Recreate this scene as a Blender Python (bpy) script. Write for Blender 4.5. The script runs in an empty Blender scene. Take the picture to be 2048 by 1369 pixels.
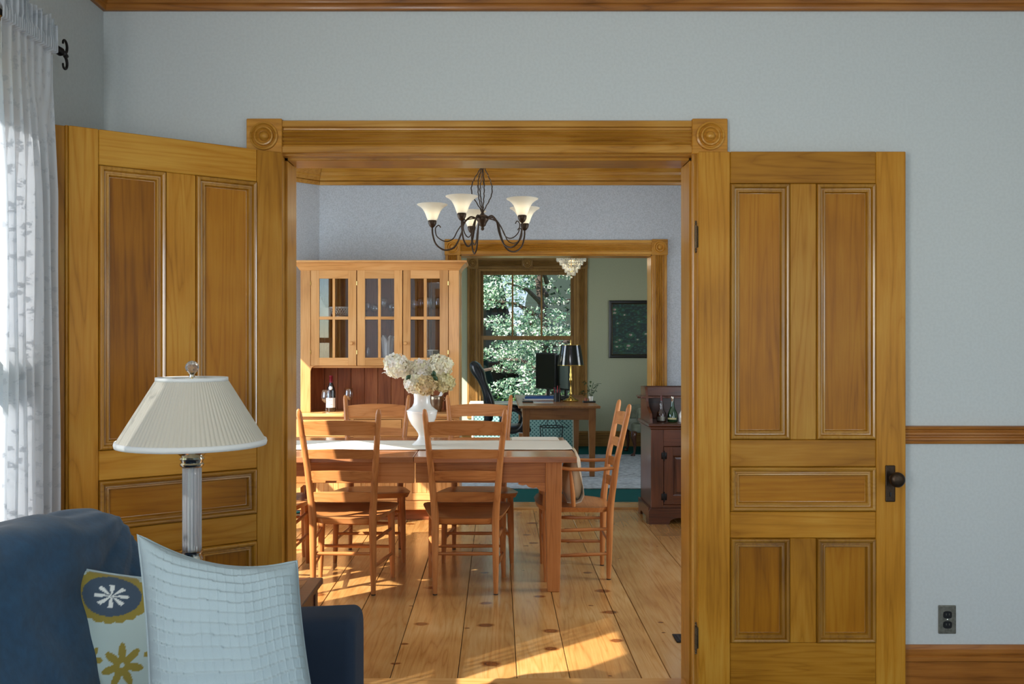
import bpy, bmesh, math, random
import numpy as np
from mathutils import Vector, Matrix, noise as mnoise
rnd = random.Random(7)
PI = math.pi
SC = bpy.context.scene
COL = SC.collection
H = 1.42                       # camera height
F = 1800.0                     # focal length in pixels of the 2048 frame
# ---------------------------------------------------------------- camera
cd = bpy.data.cameras.new('camera'); cam = bpy.data.objects.new('camera', cd); COL.objects.link(cam)
cam.location = (0, 0, H); cam.rotation_euler = (PI/2, 0, 0)
cd.sensor_width = 36; cd.lens = F/2048*36; cd.shift_x = 30/2048; cd.shift_y = 3.5/2048
cd.clip_start = .05; cd.clip_end = 300
SC.camera = cam
# ---------------------------------------------------------------- world, sun, added fill lights at the windows, exposure
w = bpy.data.worlds.new('world'); SC.world = w; w.use_nodes = True
nt = w.node_tree; bg = nt.nodes['Background']
sky = nt.nodes.new('ShaderNodeTexSky'); sky.sky_type = 'NISHITA'; sky.sun_disc = False
SUN_EL = math.radians(37.5); SUN_DIR = Vector((.765, .644, 0)).normalized()     # horizontal travel of the light
sky.sun_elevation = SUN_EL; sky.sun_rotation = math.atan2(-SUN_DIR.x, -SUN_DIR.y); sky.altitude = 100; sky.dust_density = 0; sky.air_density = 1.0; sky.ozone_density = 3.5
nt.links.new(sky.outputs[0], bg.inputs[0]); bg.inputs[1].default_value = .26
def sun(strength):
    l = bpy.data.lights.new('sun', 'SUN'); l.energy = strength; l.angle = math.radians(.55); l.color = (1, .965, .91)
    o = bpy.data.objects.new('sun', l); COL.objects.link(o)
    d = Vector((SUN_DIR.x*math.cos(SUN_EL), SUN_DIR.y*math.cos(SUN_EL), -math.sin(SUN_EL)))
    o.rotation_euler = d.to_track_quat('-Z', 'Y').to_euler(); o.location = (-6, -6, 8)
sun(15.0)
def area(name, loc, aim, sx, sy, power, col=(.86, .93, 1.0)):  # added fill lights, set in the window openings to brighten the rooms
    l = bpy.data.lights.new(name, 'AREA'); l.shape = 'RECTANGLE'; l.size = sx; l.size_y = sy; l.energy = power; l.color = col
    o = bpy.data.objects.new(name, l); COL.objects.link(o); o.location = loc
    o.rotation_euler = Vector(aim).to_track_quat('-Z', 'Y').to_euler(); return o
area('fill_light_rear', (-.76, -2.42, 1.5), (0, 1, 0), .6, 1.7, 56, (.86, .93, 1.0))
area('fill_light_rear', (2.85, -2.42, 1.5), (0, 1, 0), .9, 1.7, 28, (.72, .88, 1.0))
area('fill_light_right', (3.36, .6, 1.45), (-1, 0, 0), 1.2, 1.7, 12)
area('fill_light_left', (-1.53, -.65, 1.45), (1, .3, 0), 1.1, 1.7, 96, (1, .98, .94))
area('fill_light_bay', (-2.46, 5.32, 1.45), (1, 0, 0), .65, 1.6, 30, (.70, .84, 1))
area('fill_light_bay', (-2.46, 6.3, 1.45), (1, 0, 0), .65, 1.6, 26, (.70, .84, 1))
area('fill_light_dining', (2.17, 5.2, 1.45), (-1, 0, 0), .8, 1.5, 38, (.8, .9, 1))
area('fill_light_office', (-1.62, 9.3, 1.5), (1, 0, 0), .9, 1.5, 34)
area('fill_light_office', (3.12, 9.6, 1.5), (-1, 0, 0), .9, 1.5, 20)
vs = SC.view_settings
vs.view_transform = 'Standard'; vs.look = 'None'; vs.gamma = 1; vs.use_curve_mapping = False; vs.exposure = 0.0
SC.cycles.max_bounces = 8; SC.cycles.diffuse_bounces = 4; SC.cycles.glossy_bounces = 3; SC.cycles.transmission_bounces = 6
SC.cycles.transparent_max_bounces = 12; SC.cycles.caustics_reflective = False; SC.cycles.caustics_refractive = False
SC.cycles.sample_clamp_indirect = 6

# ---------------------------------------------------------------- materials
def srgb(r, g, b):
    f = lambda c: (c/255/12.92) if c/255 <= .04045 else ((c/255+.055)/1.055)**2.4
    return (f(r), f(g), f(b), 1)
def newmat(name):
    m = bpy.data.materials.new(name); m.use_nodes = True
    return m, m.node_tree, m.node_tree.nodes['Principled BSDF']
def N(nt, t, **kw):
    n = nt.nodes.new(t)
    for k, v in kw.items(): setattr(n, k, v)
    return n
def ramp(nt, stops):
    r = N(nt, 'ShaderNodeValToRGB'); e = r.color_ramp.elements
    e[0].position, e[0].color = stops[0]; e[1].position, e[1].color = stops[-1]
    for p, c in stops[1:-1]:
        x = e.new(p); x.color = c
    return r
def coords(nt, scale, rand=True):
    tc = N(nt, 'ShaderNodeTexCoord'); mp = N(nt, 'ShaderNodeMapping'); mp.inputs['Scale'].default_value = scale
    if rand:
        oi = N(nt, 'ShaderNodeObjectInfo'); ml = N(nt, 'ShaderNodeVectorMath', operation='SCALE'); ml.inputs[0].default_value = (7.1, 13.3, 5.7)
        nt.links.new(oi.outputs['Random'], ml.inputs['Scale']); ad = N(nt, 'ShaderNodeVectorMath', operation='ADD')
        nt.links.new(tc.outputs['Object'], ad.inputs[0]); nt.links.new(ml.outputs[0], ad.inputs[1]); nt.links.new(ad.outputs[0], mp.inputs[0])
    else: nt.links.new(tc.outputs['Object'], mp.inputs[0])
    return mp
def plain(name, rgb, rough=.5, metal=0, coat=0, spec=.5, bump=0, bscale=200, var=0, sheen=0):
    m, nt, b = newmat(name); c = srgb(*rgb)
    b.inputs['Base Color'].default_value = c; b.inputs['Roughness'].default_value = rough; b.inputs['Metallic'].default_value = metal
    b.inputs['Coat Weight'].default_value = coat; b.inputs['Specular IOR Level'].default_value = spec; b.inputs['Sheen Weight'].default_value = sheen
    if bump or var:
        mp = coords(nt, (1, 1, 1), False); no = N(nt, 'ShaderNodeTexNoise'); no.inputs['Scale'].default_value = bscale; no.inputs['Detail'].default_value = 3
        nt.links.new(mp.outputs[0], no.inputs[0])
        if bump:
            bp = N(nt, 'ShaderNodeBump'); bp.inputs['Strength'].default_value = bump; bp.inputs['Distance'].default_value = .002
            nt.links.new(no.outputs[0], bp.inputs['Height']); nt.links.new(bp.outputs[0], b.inputs['Normal'])
        if var:
            lo = tuple(x*(1-var) for x in c[:3])+(1,); hi = tuple(min(1, x*(1+var)) for x in c[:3])+(1,)
            r = ramp(nt, [(.3, lo), (.7, hi)]); nt.links.new(no.outputs[0], r.inputs[0]); nt.links.new(r.outputs[0], b.inputs['Base Color'])
    return m
WC = {}
def wood(kind, axis):
    """axis: grain direction in the object's own coordinates"""
    key = kind+axis
    if key in WC: return WC[key]
    pal = {'door': ((132, 82, 10), (172, 116, 30), (190, 142, 56), .34, 0), 'panel': ((118, 68, 4), (158, 100, 14), (174, 120, 30), .34, 0),
           'trim': ((136, 84, 22), (184, 128, 46), (208, 158, 80), .30, .15), 'crown': ((104, 58, 16), (152, 94, 36), (174, 116, 52), .35, .2),
           'cherry': ((144, 84, 42), (186, 120, 66), (206, 142, 88), .32, .1), 'mould': ((120, 76, 12), (162, 112, 32), (184, 138, 56), .28, .5), 'cab': ((172, 116, 62), (206, 150, 90), (220, 168, 110), .36, .1),
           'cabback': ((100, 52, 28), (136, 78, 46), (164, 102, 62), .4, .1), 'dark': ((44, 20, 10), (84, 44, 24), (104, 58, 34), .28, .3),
           'desk': ((106, 66, 36), (146, 98, 58), (164, 114, 70), .35, .2), 'office': ((104, 72, 34), (144, 106, 58), (164, 126, 74), .4, .15),
           'mahog': ((130, 76, 44), (172, 112, 70), (190, 132, 88), .2, .4), 'pine': ((158, 104, 48), (192, 140, 78), (212, 168, 108), .24, .4)}[kind]
    m, nt, b = newmat('wood_'+kind+'_'+axis)
    al, ac = .55, 9.0
    s = {'X': (al, ac, ac), 'Y': (ac, al, ac), 'Z': (ac, ac, al)}[axis]
    mp = coords(nt, s)
    n1 = N(nt, 'ShaderNodeTexNoise'); n1.inputs['Scale'].default_value = .9; n1.inputs['Detail'].default_value = 2.5; n1.inputs['Distortion'].default_value = .5
    nt.links.new(mp.outputs[0], n1.inputs[0])
    mu = N(nt, 'ShaderNodeMath', operation='MULTIPLY'); mu.inputs[1].default_value = 34; nt.links.new(n1.outputs[0], mu.inputs[0])
    sn_ = N(nt, 'ShaderNodeMath', operation='SINE'); nt.links.new(mu.outputs[0], sn_.inputs[0]); sa_ = N(nt, 'ShaderNodeMath', operation='ABSOLUTE'); nt.links.new(sn_.outputs[0], sa_.inputs[0]); sn = N(nt, 'ShaderNodeMath', operation='POWER'); sn.inputs[1].default_value = .45; nt.links.new(sa_.outputs[0], sn.inputs[0])
    m2 = N(nt, 'ShaderNodeMath', operation='MULTIPLY_ADD'); m2.inputs[1].default_value = .20; nt.links.new(sn.outputs[0], m2.inputs[0])
    n2 = N(nt, 'ShaderNodeTexNoise'); n2.inputs['Scale'].default_value = 14; n2.inputs['Detail'].default_value = 3; nt.links.new(mp.outputs[0], n2.inputs[0])
    m3 = N(nt, 'ShaderNodeMath', operation='MULTIPLY_ADD'); m3.inputs[1].default_value = .28; nt.links.new(n2.outputs[0], m3.inputs[0])
    mp2 = coords(nt, (2.2, 2.2, 2.2)); n3 = N(nt, 'ShaderNodeTexNoise'); n3.inputs['Scale'].default_value = 1; nt.links.new(mp2.outputs[0], n3.inputs[0])
    m4 = N(nt, 'ShaderNodeMath', operation='MULTIPLY'); m4.inputs[1].default_value = .72; nt.links.new(n3.outputs[0], m4.inputs[0])
    nt.links.new(m4.outputs[0], m3.inputs[2]); nt.links.new(m3.outputs[0], m2.inputs[2])
    r = ramp(nt, [(.36, srgb(*pal[0])), (.66, srgb(*pal[1])), (.92, srgb(*pal[2]))]); nt.links.new(m2.outputs[0], r.inputs[0])
    oi = N(nt, 'ShaderNodeObjectInfo'); mr = N(nt, 'ShaderNodeMapRange'); mr.inputs[3].default_value = .88; mr.inputs[4].default_value = 1.1
    if kind == 'pine': mr.inputs[3].default_value = .78; mr.inputs[4].default_value = 1.08
    nt.links.new(oi.outputs['Random'], mr.inputs[0]); hs = N(nt, 'ShaderNodeHueSaturation'); hs.inputs['Saturation'].default_value = SATW.get(kind, 1.0)
    nt.links.new(mr.outputs[0], hs.inputs['Value']); nt.links.new(r.outputs[0], hs.inputs['Color'])
    out = hs.outputs[0]
    if kind == 'pine':          # scattered knots
        tc = N(nt, 'ShaderNodeTexCoord'); k = N(nt, 'ShaderNodeMapping'); k.inputs['Scale'].default_value = (3.1, 4.4, 0)
        nn = N(nt, 'ShaderNodeTexNoise'); nn.inputs['Scale'].default_value = 9; vm = N(nt, 'ShaderNodeVectorMath', operation='MULTIPLY_ADD')
        vm.inputs[1].default_value = (.05, .03, 0); nt.links.new(tc.outputs['Object'], nn.inputs[0]); nt.links.new(nn.outputs['Color'], vm.inputs[0])
        nt.links.new(tc.outputs['Object'], vm.inputs[2]); nt.links.new(vm.outputs[0], k.inputs[0])
        vo = N(nt, 'ShaderNodeTexVoronoi'); vo.voronoi_dimensions = '2D'; vo.inputs['Scale'].default_value = 1; nt.links.new(k.outputs[0], vo.inputs[0])
        sx = N(nt, 'ShaderNodeSeparateColor'); nt.links.new(vo.outputs['Color'], sx.inputs[0])
        # knot radius differs cell by cell, most cells have none
        rr = N(nt, 'ShaderNodeMapRange'); rr.inputs[1].default_value = .5; rr.inputs[2].default_value = 1; rr.inputs[3].default_value = .0; rr.inputs[4].default_value = .105
        nt.links.new(sx.outputs[0], rr.inputs[0]); dv = N(nt, 'ShaderNodeMath', operation='DIVIDE'); ad = N(nt, 'ShaderNodeMath', operation='ADD'); ad.inputs[1].default_value = .0006
        nt.links.new(rr.outputs[0], ad.inputs[0]); nt.links.new(vo.outputs['Distance'], dv.inputs[0]); nt.links.new(ad.outputs[0], dv.inputs[1])
        kr = ramp(nt, [(.0, (.30, .13, .05, 1)), (.42, (.42, .2, .08, 1)), (.52, (.07, .03, .015, 1)), (.62, (.45, .24, .11, 1)), (1, (1, 1, 1, 1))])
        dm = N(nt, 'ShaderNodeMath', operation='MULTIPLY'); dm.inputs[1].default_value = .55; nt.links.new(dv.outputs[0], dm.inputs[0]); nt.links.new(dm.outputs[0], kr.inputs[0])
        mx = N(nt, 'ShaderNodeMix', data_type='RGBA', blend_type='MULTIPLY'); mx.inputs[0].default_value = .9
        nt.links.new(out, mx.inputs[6]); nt.links.new(kr.outputs[0], mx.inputs[7]); out = mx.outputs[2]
    nt.links.new(out, b.inputs['Base Color'])
    b.inputs['Roughness'].default_value = pal[3]; b.inputs['Specular IOR Level'].default_value = .5 if kind in ('pine', 'mahog', 'dark', 'mould') else .22; b.inputs['Coat Weight'].default_value = pal[4]; b.inputs['Coat Roughness'].default_value = .12
    bp = N(nt, 'ShaderNodeBump'); bp.inputs['Strength'].default_value = .12; bp.inputs['Distance'].default_value = .001
    nt.links.new(n2.outputs[0], bp.inputs['Height']); nt.links.new(bp.outputs[0], b.inputs['Normal'])
    WC[key] = m; return m
SATW = {}
def wallmat(name, rgb, weave, speck=0):
    m, nt, b = newmat(name); c = srgb(*rgb); b.inputs['Roughness'].default_value = .75
    mp = coords(nt, (1, 1, 1), False); no = N(nt, 'ShaderNodeTexNoise'); no.inputs['Scale'].default_value = weave; no.inputs['Detail'].default_value = 2
    nt.links.new(mp.outputs[0], no.inputs[0])
    k = .05+speck; r = ramp(nt, [(.38, tuple(x*(1-k) for x in c[:3])+(1,)), (.6, c)]); nt.links.new(no.outputs[0], r.inputs[0])
    nt.links.new(r.outputs[0], b.inputs['Base Color'])
    bp = N(nt, 'ShaderNodeBump'); bp.inputs['Strength'].default_value = .25; bp.inputs['Distance'].default_value = .001
    nt.links.new(no.outputs[0], bp.inputs['Height']); nt.links.new(bp.outputs[0], b.inputs['Normal']); return m
def thin_glass(name, tint=(1, 1, 1), ior=1.45, rough=0.0, boost=1.0):
    m = bpy.data.materials.new(name); m.use_nodes = True; nt = m.node_tree; nt.nodes.clear()
    o = N(nt, 'ShaderNodeOutputMaterial'); t = N(nt, 'ShaderNodeBsdfTransparent'); t.inputs[0].default_value = (*tint, 1)
    g = N(nt, 'ShaderNodeBsdfGlossy'); g.inputs['Roughness'].default_value = rough
    lw = N(nt, 'ShaderNodeLayerWeight'); lw.inputs[0].default_value = .5; mx = N(nt, 'ShaderNodeMixShader'); r0 = ((ior-1)/(ior+1))**2
    pw = N(nt, 'ShaderNodeMath', operation='POWER'); pw.inputs[1].default_value = 5; nt.links.new(lw.outputs['Facing'], pw.inputs[0])
    mu = N(nt, 'ShaderNodeMath', operation='MULTIPLY_ADD', use_clamp=True); mu.inputs[1].default_value = (1-r0); mu.inputs[2].default_value = r0*boost
    nt.links.new(pw.outputs[0], mu.inputs[0]); nt.links.new(mu.outputs[0], mx.inputs[0])
    nt.links.new(t.outputs[0], mx.inputs[1]); nt.links.new(g.outputs[0], mx.inputs[2]); nt.links.new(mx.outputs[0], o.inputs[0]); return m
def vcol(name, rough=.8, transl=0, sheen=0):
    m, nt, b = newmat(name); a = N(nt, 'ShaderNodeVertexColor'); a.layer_name = 'col'
    nt.links.new(a.outputs[0], b.inputs['Base Color']); b.inputs['Roughness'].default_value = rough; b.inputs['Sheen Weight'].default_value = sheen
    if transl:
        t = N(nt, 'ShaderNodeBsdfTranslucent'); mx = N(nt, 'ShaderNodeMixShader'); mx.inputs[0].default_value = transl
        nt.links.new(a.outputs[0], t.inputs[0]); nt.links.new(b.outputs[0], mx.inputs[1]); nt.links.new(t.outputs[0], mx.inputs[2])
        nt.links.new(mx.outputs[0], nt.nodes['Material Output'].inputs[0])
    return m
def cloth(name, rgb, transl=0.0, trans=0.0, bump=.3, bscale=600, sheen=.3, var=0):
    m = plain(name, rgb, .9, bump=bump, bscale=bscale, sheen=sheen, spec=.2, var=var); nt = m.node_tree; b = nt.nodes['Principled BSDF']
    if transl:
        t = N(nt, 'ShaderNodeBsdfTranslucent'); t.inputs[0].default_value = srgb(*rgb); mx = N(nt, 'ShaderNodeMixShader'); mx.inputs[0].default_value = transl
        nt.links.new(b.outputs[0], mx.inputs[1]); nt.links.new(t.outputs[0], mx.inputs[2]); nt.links.new(mx.outputs[0], nt.nodes['Material Output'].inputs[0])
    return m
M = {}
M['wall'] = wallmat('wall_paint_sage', (192, 197, 197), 90)
M['wallwhite'] = wallmat('wall_plaster', (215, 214, 205), 60)
M['paper'] = wallmat('wallpaper_grey', (190, 195, 200), 130, .14)
M['green'] = wallmat('wall_paint_green', (176, 178, 152), 90)
M['ceil'] = plain('ceiling_white', (225, 224, 218), .9)
M['iron'] = plain('wrought_iron', (30, 26, 24), .5, .6, bump=.3)
M['bronze'] = plain('aged_bronze', (62, 48, 36), .42, .8, bump=.3, bscale=150)
M['oldbrass'] = plain('worn_hinge', (96, 78, 56), .5, .8, bump=.5, bscale=400, var=.7)
M['brass'] = plain('polished_brass', (214, 178, 98), .16, 1)
M['silver'] = plain('polished_silver', (226, 222, 208), .12, 1)
M['steel'] = plain('mottled_steel', (120, 118, 108), .45, .8, bump=.3, bscale=90, var=.25)
M['black'] = plain('black_plastic', (16, 16, 18), .35)
M['leather'] = plain('black_leather', (17, 19, 26), .3, bump=.3, bscale=90)
M['glass'] = thin_glass('window_glass')
M['cabglass'] = thin_glass('cabinet_glass', (.93, .94, .95), 1.5, .01, 3.2)
M['crystal'] = thin_glass('clear_glassware', (.96, .97, .98), 1.6, .03, 2.4)
M['porc'] = plain('white_porcelain', (232, 230, 222), .18, coat=.4)
M['runner_lit'] = cloth('linen_warm_lit', (228, 208, 176), .1, sheen=0)  # runner linen again, with warm light put into the colour
M['runner'] = cloth('white_linen', (232, 224, 206), .12, sheen=0)
M['sofa'] = cloth('blue_velvet', (22, 64, 94), sheen=.22, bscale=60, bump=.25, var=.16)
M['armfab'] = cloth('slate_blue_fabric', (42, 54, 72), sheen=.05, bscale=500)
M['pillow'] = cloth('pale_blue_cotton', (150, 166, 172), sheen=.05)
M['shade'] = cloth('ivory_pleated_silk', (214, 210, 196), .30, sheen=.1)
M['shadetrim'] = cloth('ivory_trim', (222, 224, 222), .1)
M['carpet'] = cloth('teal_carpet', (0, 78, 76), bscale=900, bump=.8, var=.2, sheen=0)
M['frost'] = cloth('frosted_glass', (244, 240, 228), .55, sheen=0); M['frost'].node_tree.nodes['Principled BSDF'].inputs['Roughness'].default_value = .3
M['vc'] = vcol('printed_cotton', .85, sheen=.2)
M['vpaint'] = vcol('oil_paint', .45)
M['vleaf'] = vcol('leafy', .6, .35)
M['vpetal'] = vcol('dried_petals', .7, .3)
M['leaf'] = plain('dark_green_leaf', (34, 66, 30), .45)
M['bark'] = plain('bark', (70, 56, 46), .9, bump=.8, bscale=20, var=.4)
M['lawn'] = plain('lawn_grass', (64, 92, 44), .9, bump=.8, bscale=12, var=.35)

# ---------------------------------------------------------------- mesh helpers
def V(*a): return Vector(a)
class MB:
    def __init__(s): s.bm = bmesh.new()
    def box(s, x0, x1, y0, y1, z0, z1, bev=0, seg=1):
        b = bmesh.new(); bmesh.ops.create_cube(b, size=1)
        for v in b.verts: v.co = V(x0+(v.co.x+.5)*(x1-x0), y0+(v.co.y+.5)*(y1-y0), z0+(v.co.z+.5)*(z1-z0))
        if bev: bmesh.ops.bevel(b, geom=b.edges[:], offset=bev, segments=seg, affect='EDGES', profile=.5)
        return s.add(b)
    def add(s, b, mat=None):
        if mat is not None: b.transform(mat)
        me = bpy.data.meshes.new('t'); b.to_mesh(me); b.free(); s.bm.from_mesh(me); bpy.data.meshes.remove(me); return s
    def grid(s, P, closed_u=False, closed_v=False, flip=False):
        """P[i][j] points; faces between"""
        vv = [[s.bm.verts.new(p) for p in row] for row in P]; nu, nv = len(vv), len(vv[0])
        for i in range(nu if closed_u else nu-1):
            for j in range(nv if closed_v else nv-1):
                q = [vv[i][j], vv[(i+1) % nu][j], vv[(i+1) % nu][(j+1) % nv], vv[i][(j+1) % nv]]
                if flip: q.reverse()
                try: s.bm.faces.new(q)
                except ValueError: pass
        return vv
    def lathe(s, prof, c=(0, 0, 0), seg=24, axis='Z', cap=True, wave=None):
        P = []
        for i, (r, z) in enumerate(prof):
            row = []
            for k in range(seg):
                a = 2*PI*k/seg; rr = r*(wave(a, i) if wave else 1)
                x, y = rr*math.cos(a), rr*math.sin(a)
                p = {'Z': V(x, y, z), 'Y': V(x, z, -y), 'X': V(z, x, y)}[axis]
                row.append(p+V(*c))
            P.append(row)
        vv = s.grid(P, closed_v=True)
        if cap:
            for row, r in ((vv[0], prof[0][0]), (vv[-1], prof[-1][0])):
                if r > 1e-5:
                    try: s.bm.faces.new(row if row is vv[-1] else row[::-1])
                    except ValueError: pass
        return s
    def tube(s, pts, rad, seg=10, cap=True, flat=None):
        pts = [V(*p) for p in pts]; n = len(pts); rad = rad if isinstance(rad, (list, tuple)) else [rad]*n
        up = None; rows = []
        for i, p in enumerate(pts):
            t = (pts[min(i+1, n-1)]-pts[max(i-1, 0)]).normalized()
            if up is None: up = t.orthogonal().normalized() if flat is None else (V(*flat)-t*t.dot(V(*flat))).normalized()
            else: up = (up-t*up.dot(t)).normalized()
            sd = t.cross(up); rows.append([p+(up*math.cos(2*PI*k/seg)+sd*math.sin(2*PI*k/seg))*rad[i] for k in range(seg)])
        vv = s.grid(rows, closed_v=True, flip=True)
        if cap: s.bm.faces.new(vv[0]); s.bm.faces.new(vv[-1][::-1])
        return s
    def prism(s, prof, a0, a1, f, m0=None, m1=None):
        """extrude closed 2D profile; f(u,v,t)->point; m0/m1: end offset as function of (u,v)"""
        r0 = [f(u, v, a0+(m0(u, v) if m0 else 0)) for u, v in prof]; r1 = [f(u, v, a1+(m1(u, v) if m1 else 0)) for u, v in prof]
        v0 = [s.bm.verts.new(p) for p in r0]; v1 = [s.bm.verts.new(p) for p in r1]; n = len(prof)
        for i in range(n): s.bm.faces.new([v0[i], v0[(i+1) % n], v1[(i+1) % n], v1[i]])
        s.bm.faces.new(v0[::-1]); s.bm.faces.new(v1); return s
    def frame(s, x0, x1, z0, z1, prof, y=0):
        """mitred moulding round a rectangle in the xz plane; prof=(inset, y)"""
        P = []
        for i, h in prof: P.append([V(x0+i, y+h, z0+i), V(x1-i, y+h, z0+i), V(x1-i, y+h, z1-i), V(x0+i, y+h, z1-i)])
        s.grid(P, closed_v=True); return s
    def xf(s, mat): s.bm.transform(mat); return s
def mk(name, mb, mat, parent=None, smooth=None, loc=None, rot=None):
    bm = mb.bm; bmesh.ops.recalc_face_normals(bm, faces=bm.faces[:])
    me = bpy.data.meshes.new(name); bm.to_mesh(me); bm.free(); me.materials.append(mat)
    if smooth is not None:
        me.shade_smooth()
        if smooth < 3: me.set_sharp_from_angle(angle=smooth)
    o = bpy.data.objects.new(name, me); COL.objects.link(o); o.parent = parent
    if loc: o.location = loc
    if rot: o.rotation_euler = rot
    return o
def raw(name, verts, faces, mat, parent=None, cols=None, smooth=False):
    me = bpy.data.meshes.new(name); me.from_pydata(verts, [], faces); me.materials.append(mat)
    if cols is not None:
        a = me.color_attributes.new('col', 'FLOAT_COLOR', 'POINT'); a.data.foreach_set('color', np.asarray(cols, dtype=np.float32).ravel())
    if smooth: me.shade_smooth()
    me.update(); o = bpy.data.objects.new(name, me); COL.objects.link(o); o.parent = parent; return o
def tag(o, label=None, cat=None, group=None, kind=None):
    if label: o['label'] = label
    if cat: o['category'] = cat
    if group: o['group'] = group
    if kind: o['kind'] = kind
    return o
def thing(name, label, cat, loc=(0, 0, 0), rz=0, group=None, kind=None):
    o = bpy.data.objects.new(name, None); COL.objects.link(o); o.location = loc; o.rotation_euler = (0, 0, rz)
    o.empty_display_size = .1; return tag(o, label, cat, group, kind)
def copy_tree(o, parent=None):
    c = o.copy(); COL.objects.link(c); c.parent = parent
    for ch in [x for x in bpy.data.objects if x.parent == o]: copy_tree(ch, c)
    return c
S45 = math.radians(40)
def fluted(w, d0=.012, d1=.024, reeds=4):
    """casing profile across its width: flat borders, a run of reeds; returns (u, depth) open outline closed at the wall"""
    p = [(0, 0), (0, d0+.004), (w*.03, d1), (w*.20, d1), (w*.215, d0), (w*.25, d0)]
    a, b = w*.27, w*.73; rw = (b-a)/reeds
    for k in range(reeds):
        for q in range(5):
            p.append((a+rw*(k+q/4*.92+.02), d0-.001+.0125*math.sin(PI*q/4)))
    return p+[(w*.75, d0), (w*.785, d0), (w*.80, d1), (w*.97, d1), (w, d0+.004), (w, 0)]
def rosette(name, parent, cx, cz, y, sz, mat, dirn=-1):
    b = MB(); b.box(cx-sz/2, cx+sz/2, min(y, y+dirn*.032), max(y, y+dirn*.032), cz-sz/2, cz+sz/2, .003)
    o = mk('corner_block', b, mat, parent)
    r = sz*.4; pr = [(r*1.0, 0), (r*.98, .008), (r*.86, .010), (r*.80, .003), (r*.70, .002), (r*.66, .010), (r*.56, .011), (r*.50, .003), (r*.36, .001), (r*.30, .010), (r*.18, .014), (0.0005, .016)]
    q = MB(); q.lathe([(a, dirn*h*1.35) for a, h in pr], (cx, y+dirn*.031, cz), 32, 'Y', cap=False)
    mk('rosette', q, mat, o, 1.0); return o
def casing(root, x0, x1, ztop, y, wd, kind, floor=0, dirn=-1, mid=False):
    """fluted casing with corner blocks round an opening x0..x1 up to ztop; y wall plane"""
    for xa in (x0-wd, x1):
        b = MB(); b.prism(fluted(wd), floor, ztop, lambda u, v, t, xa=xa: V(xa+u, y+dirn*v, t)); mk('side_casing', b, wood(kind, 'Z'), root, .6)
    b = MB(); b.prism(fluted(wd), x0, x1, lambda u, v, t: V(t, y+dirn*v, ztop+u)); mk('head_casing', b, wood(kind, 'X'), root, .6)
    for cx in (x0-wd/2, x1+wd/2)+(((x0+x1)/2,) if mid else ()): rosette('corner_block', root, cx, ztop+wd/2, y, wd*1.06, wood(kind, 'X'), dirn)
def wallseg(name, p0, p1, outward, t, z1, holes, mat, label, z0=0, cat='wall'):
    """wall from p0 to p1 with rectangular holes (s0,s1,z0,z1); outward = side the thickness goes"""
    p0 = V(*p0, 0); p1 = V(*p1, 0); L = (p1-p0).length; d = (p1-p0)/L; n = V(*outward, 0).normalized(); b = MB()
    ss = sorted({0, L, *[h[0] for h in holes], *[h[1] for h in holes]})
    for a, c in zip(ss, ss[1:]):
        hs = [h for h in holes if h[0] <= a+1e-6 and h[1] >= c-1e-6]; zs = [(z0, z1)]
        for h in hs: zs = [q for z in zs for q in ((z[0], min(z[1], h[2])), (max(z[0], h[3]), z[1])) if q[1]-q[0] > 1e-4]
        for za, zb in zs:
            q = bmesh.new(); vs_ = []
            for zz in (za, zb):
                for s_, k in ((a, 0), (c, 0), (c, 1), (a, 1)): vs_.append(q.verts.new(p0+d*s_+n*(k*t)+V(0, 0, zz)))
            for f in ((0, 1, 2, 3), (4, 5, 6, 7), (0, 1, 5, 4), (1, 2, 6, 5), (2, 3, 7, 6), (3, 0, 4, 7)): q.faces.new([vs_[i] for i in f])
            bmesh.ops.recalc_face_normals(q, faces=q.faces[:]); b.add(q)
    o = mk(name, b, mat); return tag(o, label, cat, kind='structure')
def polyslab(name, pts, z0, z1, mat, label, cat):
    b = MB(); b.prism([(x, y) for x, y in pts], z0, z1, lambda u, v, t: V(u, v, t)); return tag(mk(name, b, mat), label, cat, kind='structure')
# ================================================================ THE SHELL
Y1, Y1B, Y2, Y2B, Y3 = 3.6, 3.8, 7.75, 7.95, 12.4
CZ = 2.93; CZD = 2.975
OX0, OX1, OZ = -.849, .779, 2.163
wallseg('wall_front', (-1.574, Y1), (3.4, Y1), (0, 1), .1, CZ, [(-.881+1.574, .811+1.574, 0, OZ+.031)], M['wall'], 'pale sage papered wall holding the wide wood framed doorway')
wallseg('wall_left', (-1.574, -2.6), (-1.574, Y1+.2), (-1, 0), .15, CZ, [(-1.2+2.6, -.1+2.6, .55, 2.34), (1.95+2.6, 2.87+2.6, .55, 2.34)], M['wall'], 'pale sage side wall behind the lace curtain')
wallseg('wall_right', (3.4, -2.6), (3.4, Y1), (1, 0), .15, CZ, [(2.6, 3.8, .6, 2.3)], M['wall'], 'pale sage wall at the right of the sitting room')
wallseg('wall_rear', (-1.7, -2.5), (3.5, -2.5), (0, -1), .15, CZ, [(.64, 1.24, .6, 2.35), (4.10, 5.0, .6, 2.35)], M['wall'], 'sage wall behind the viewer with two windows')
bay = [(-1.574, Y1B), (-2.5, 4.82), (-2.5, 6.81), (-1.53, Y2)]
wallseg('wall_dining_near', (-1.574, Y1B), (2.2, Y1B), (0, -1), .1, CZD, [(-.881+1.574, .811+1.574, 0, OZ+.031)], M['paper'], 'grey papered dining side of the doorway wall')
NDL = math.hypot(.926, 1.02); nd = (1.02/NDL, .926/NDL)
wallseg('wall_bay_near', bay[0], bay[1], (-nd[0], -nd[1]), .15, CZD, [(.43, 1.235, .55, 2.37)], M['paper'], 'angled bay wall of the dining room nearest the doorway')
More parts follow.
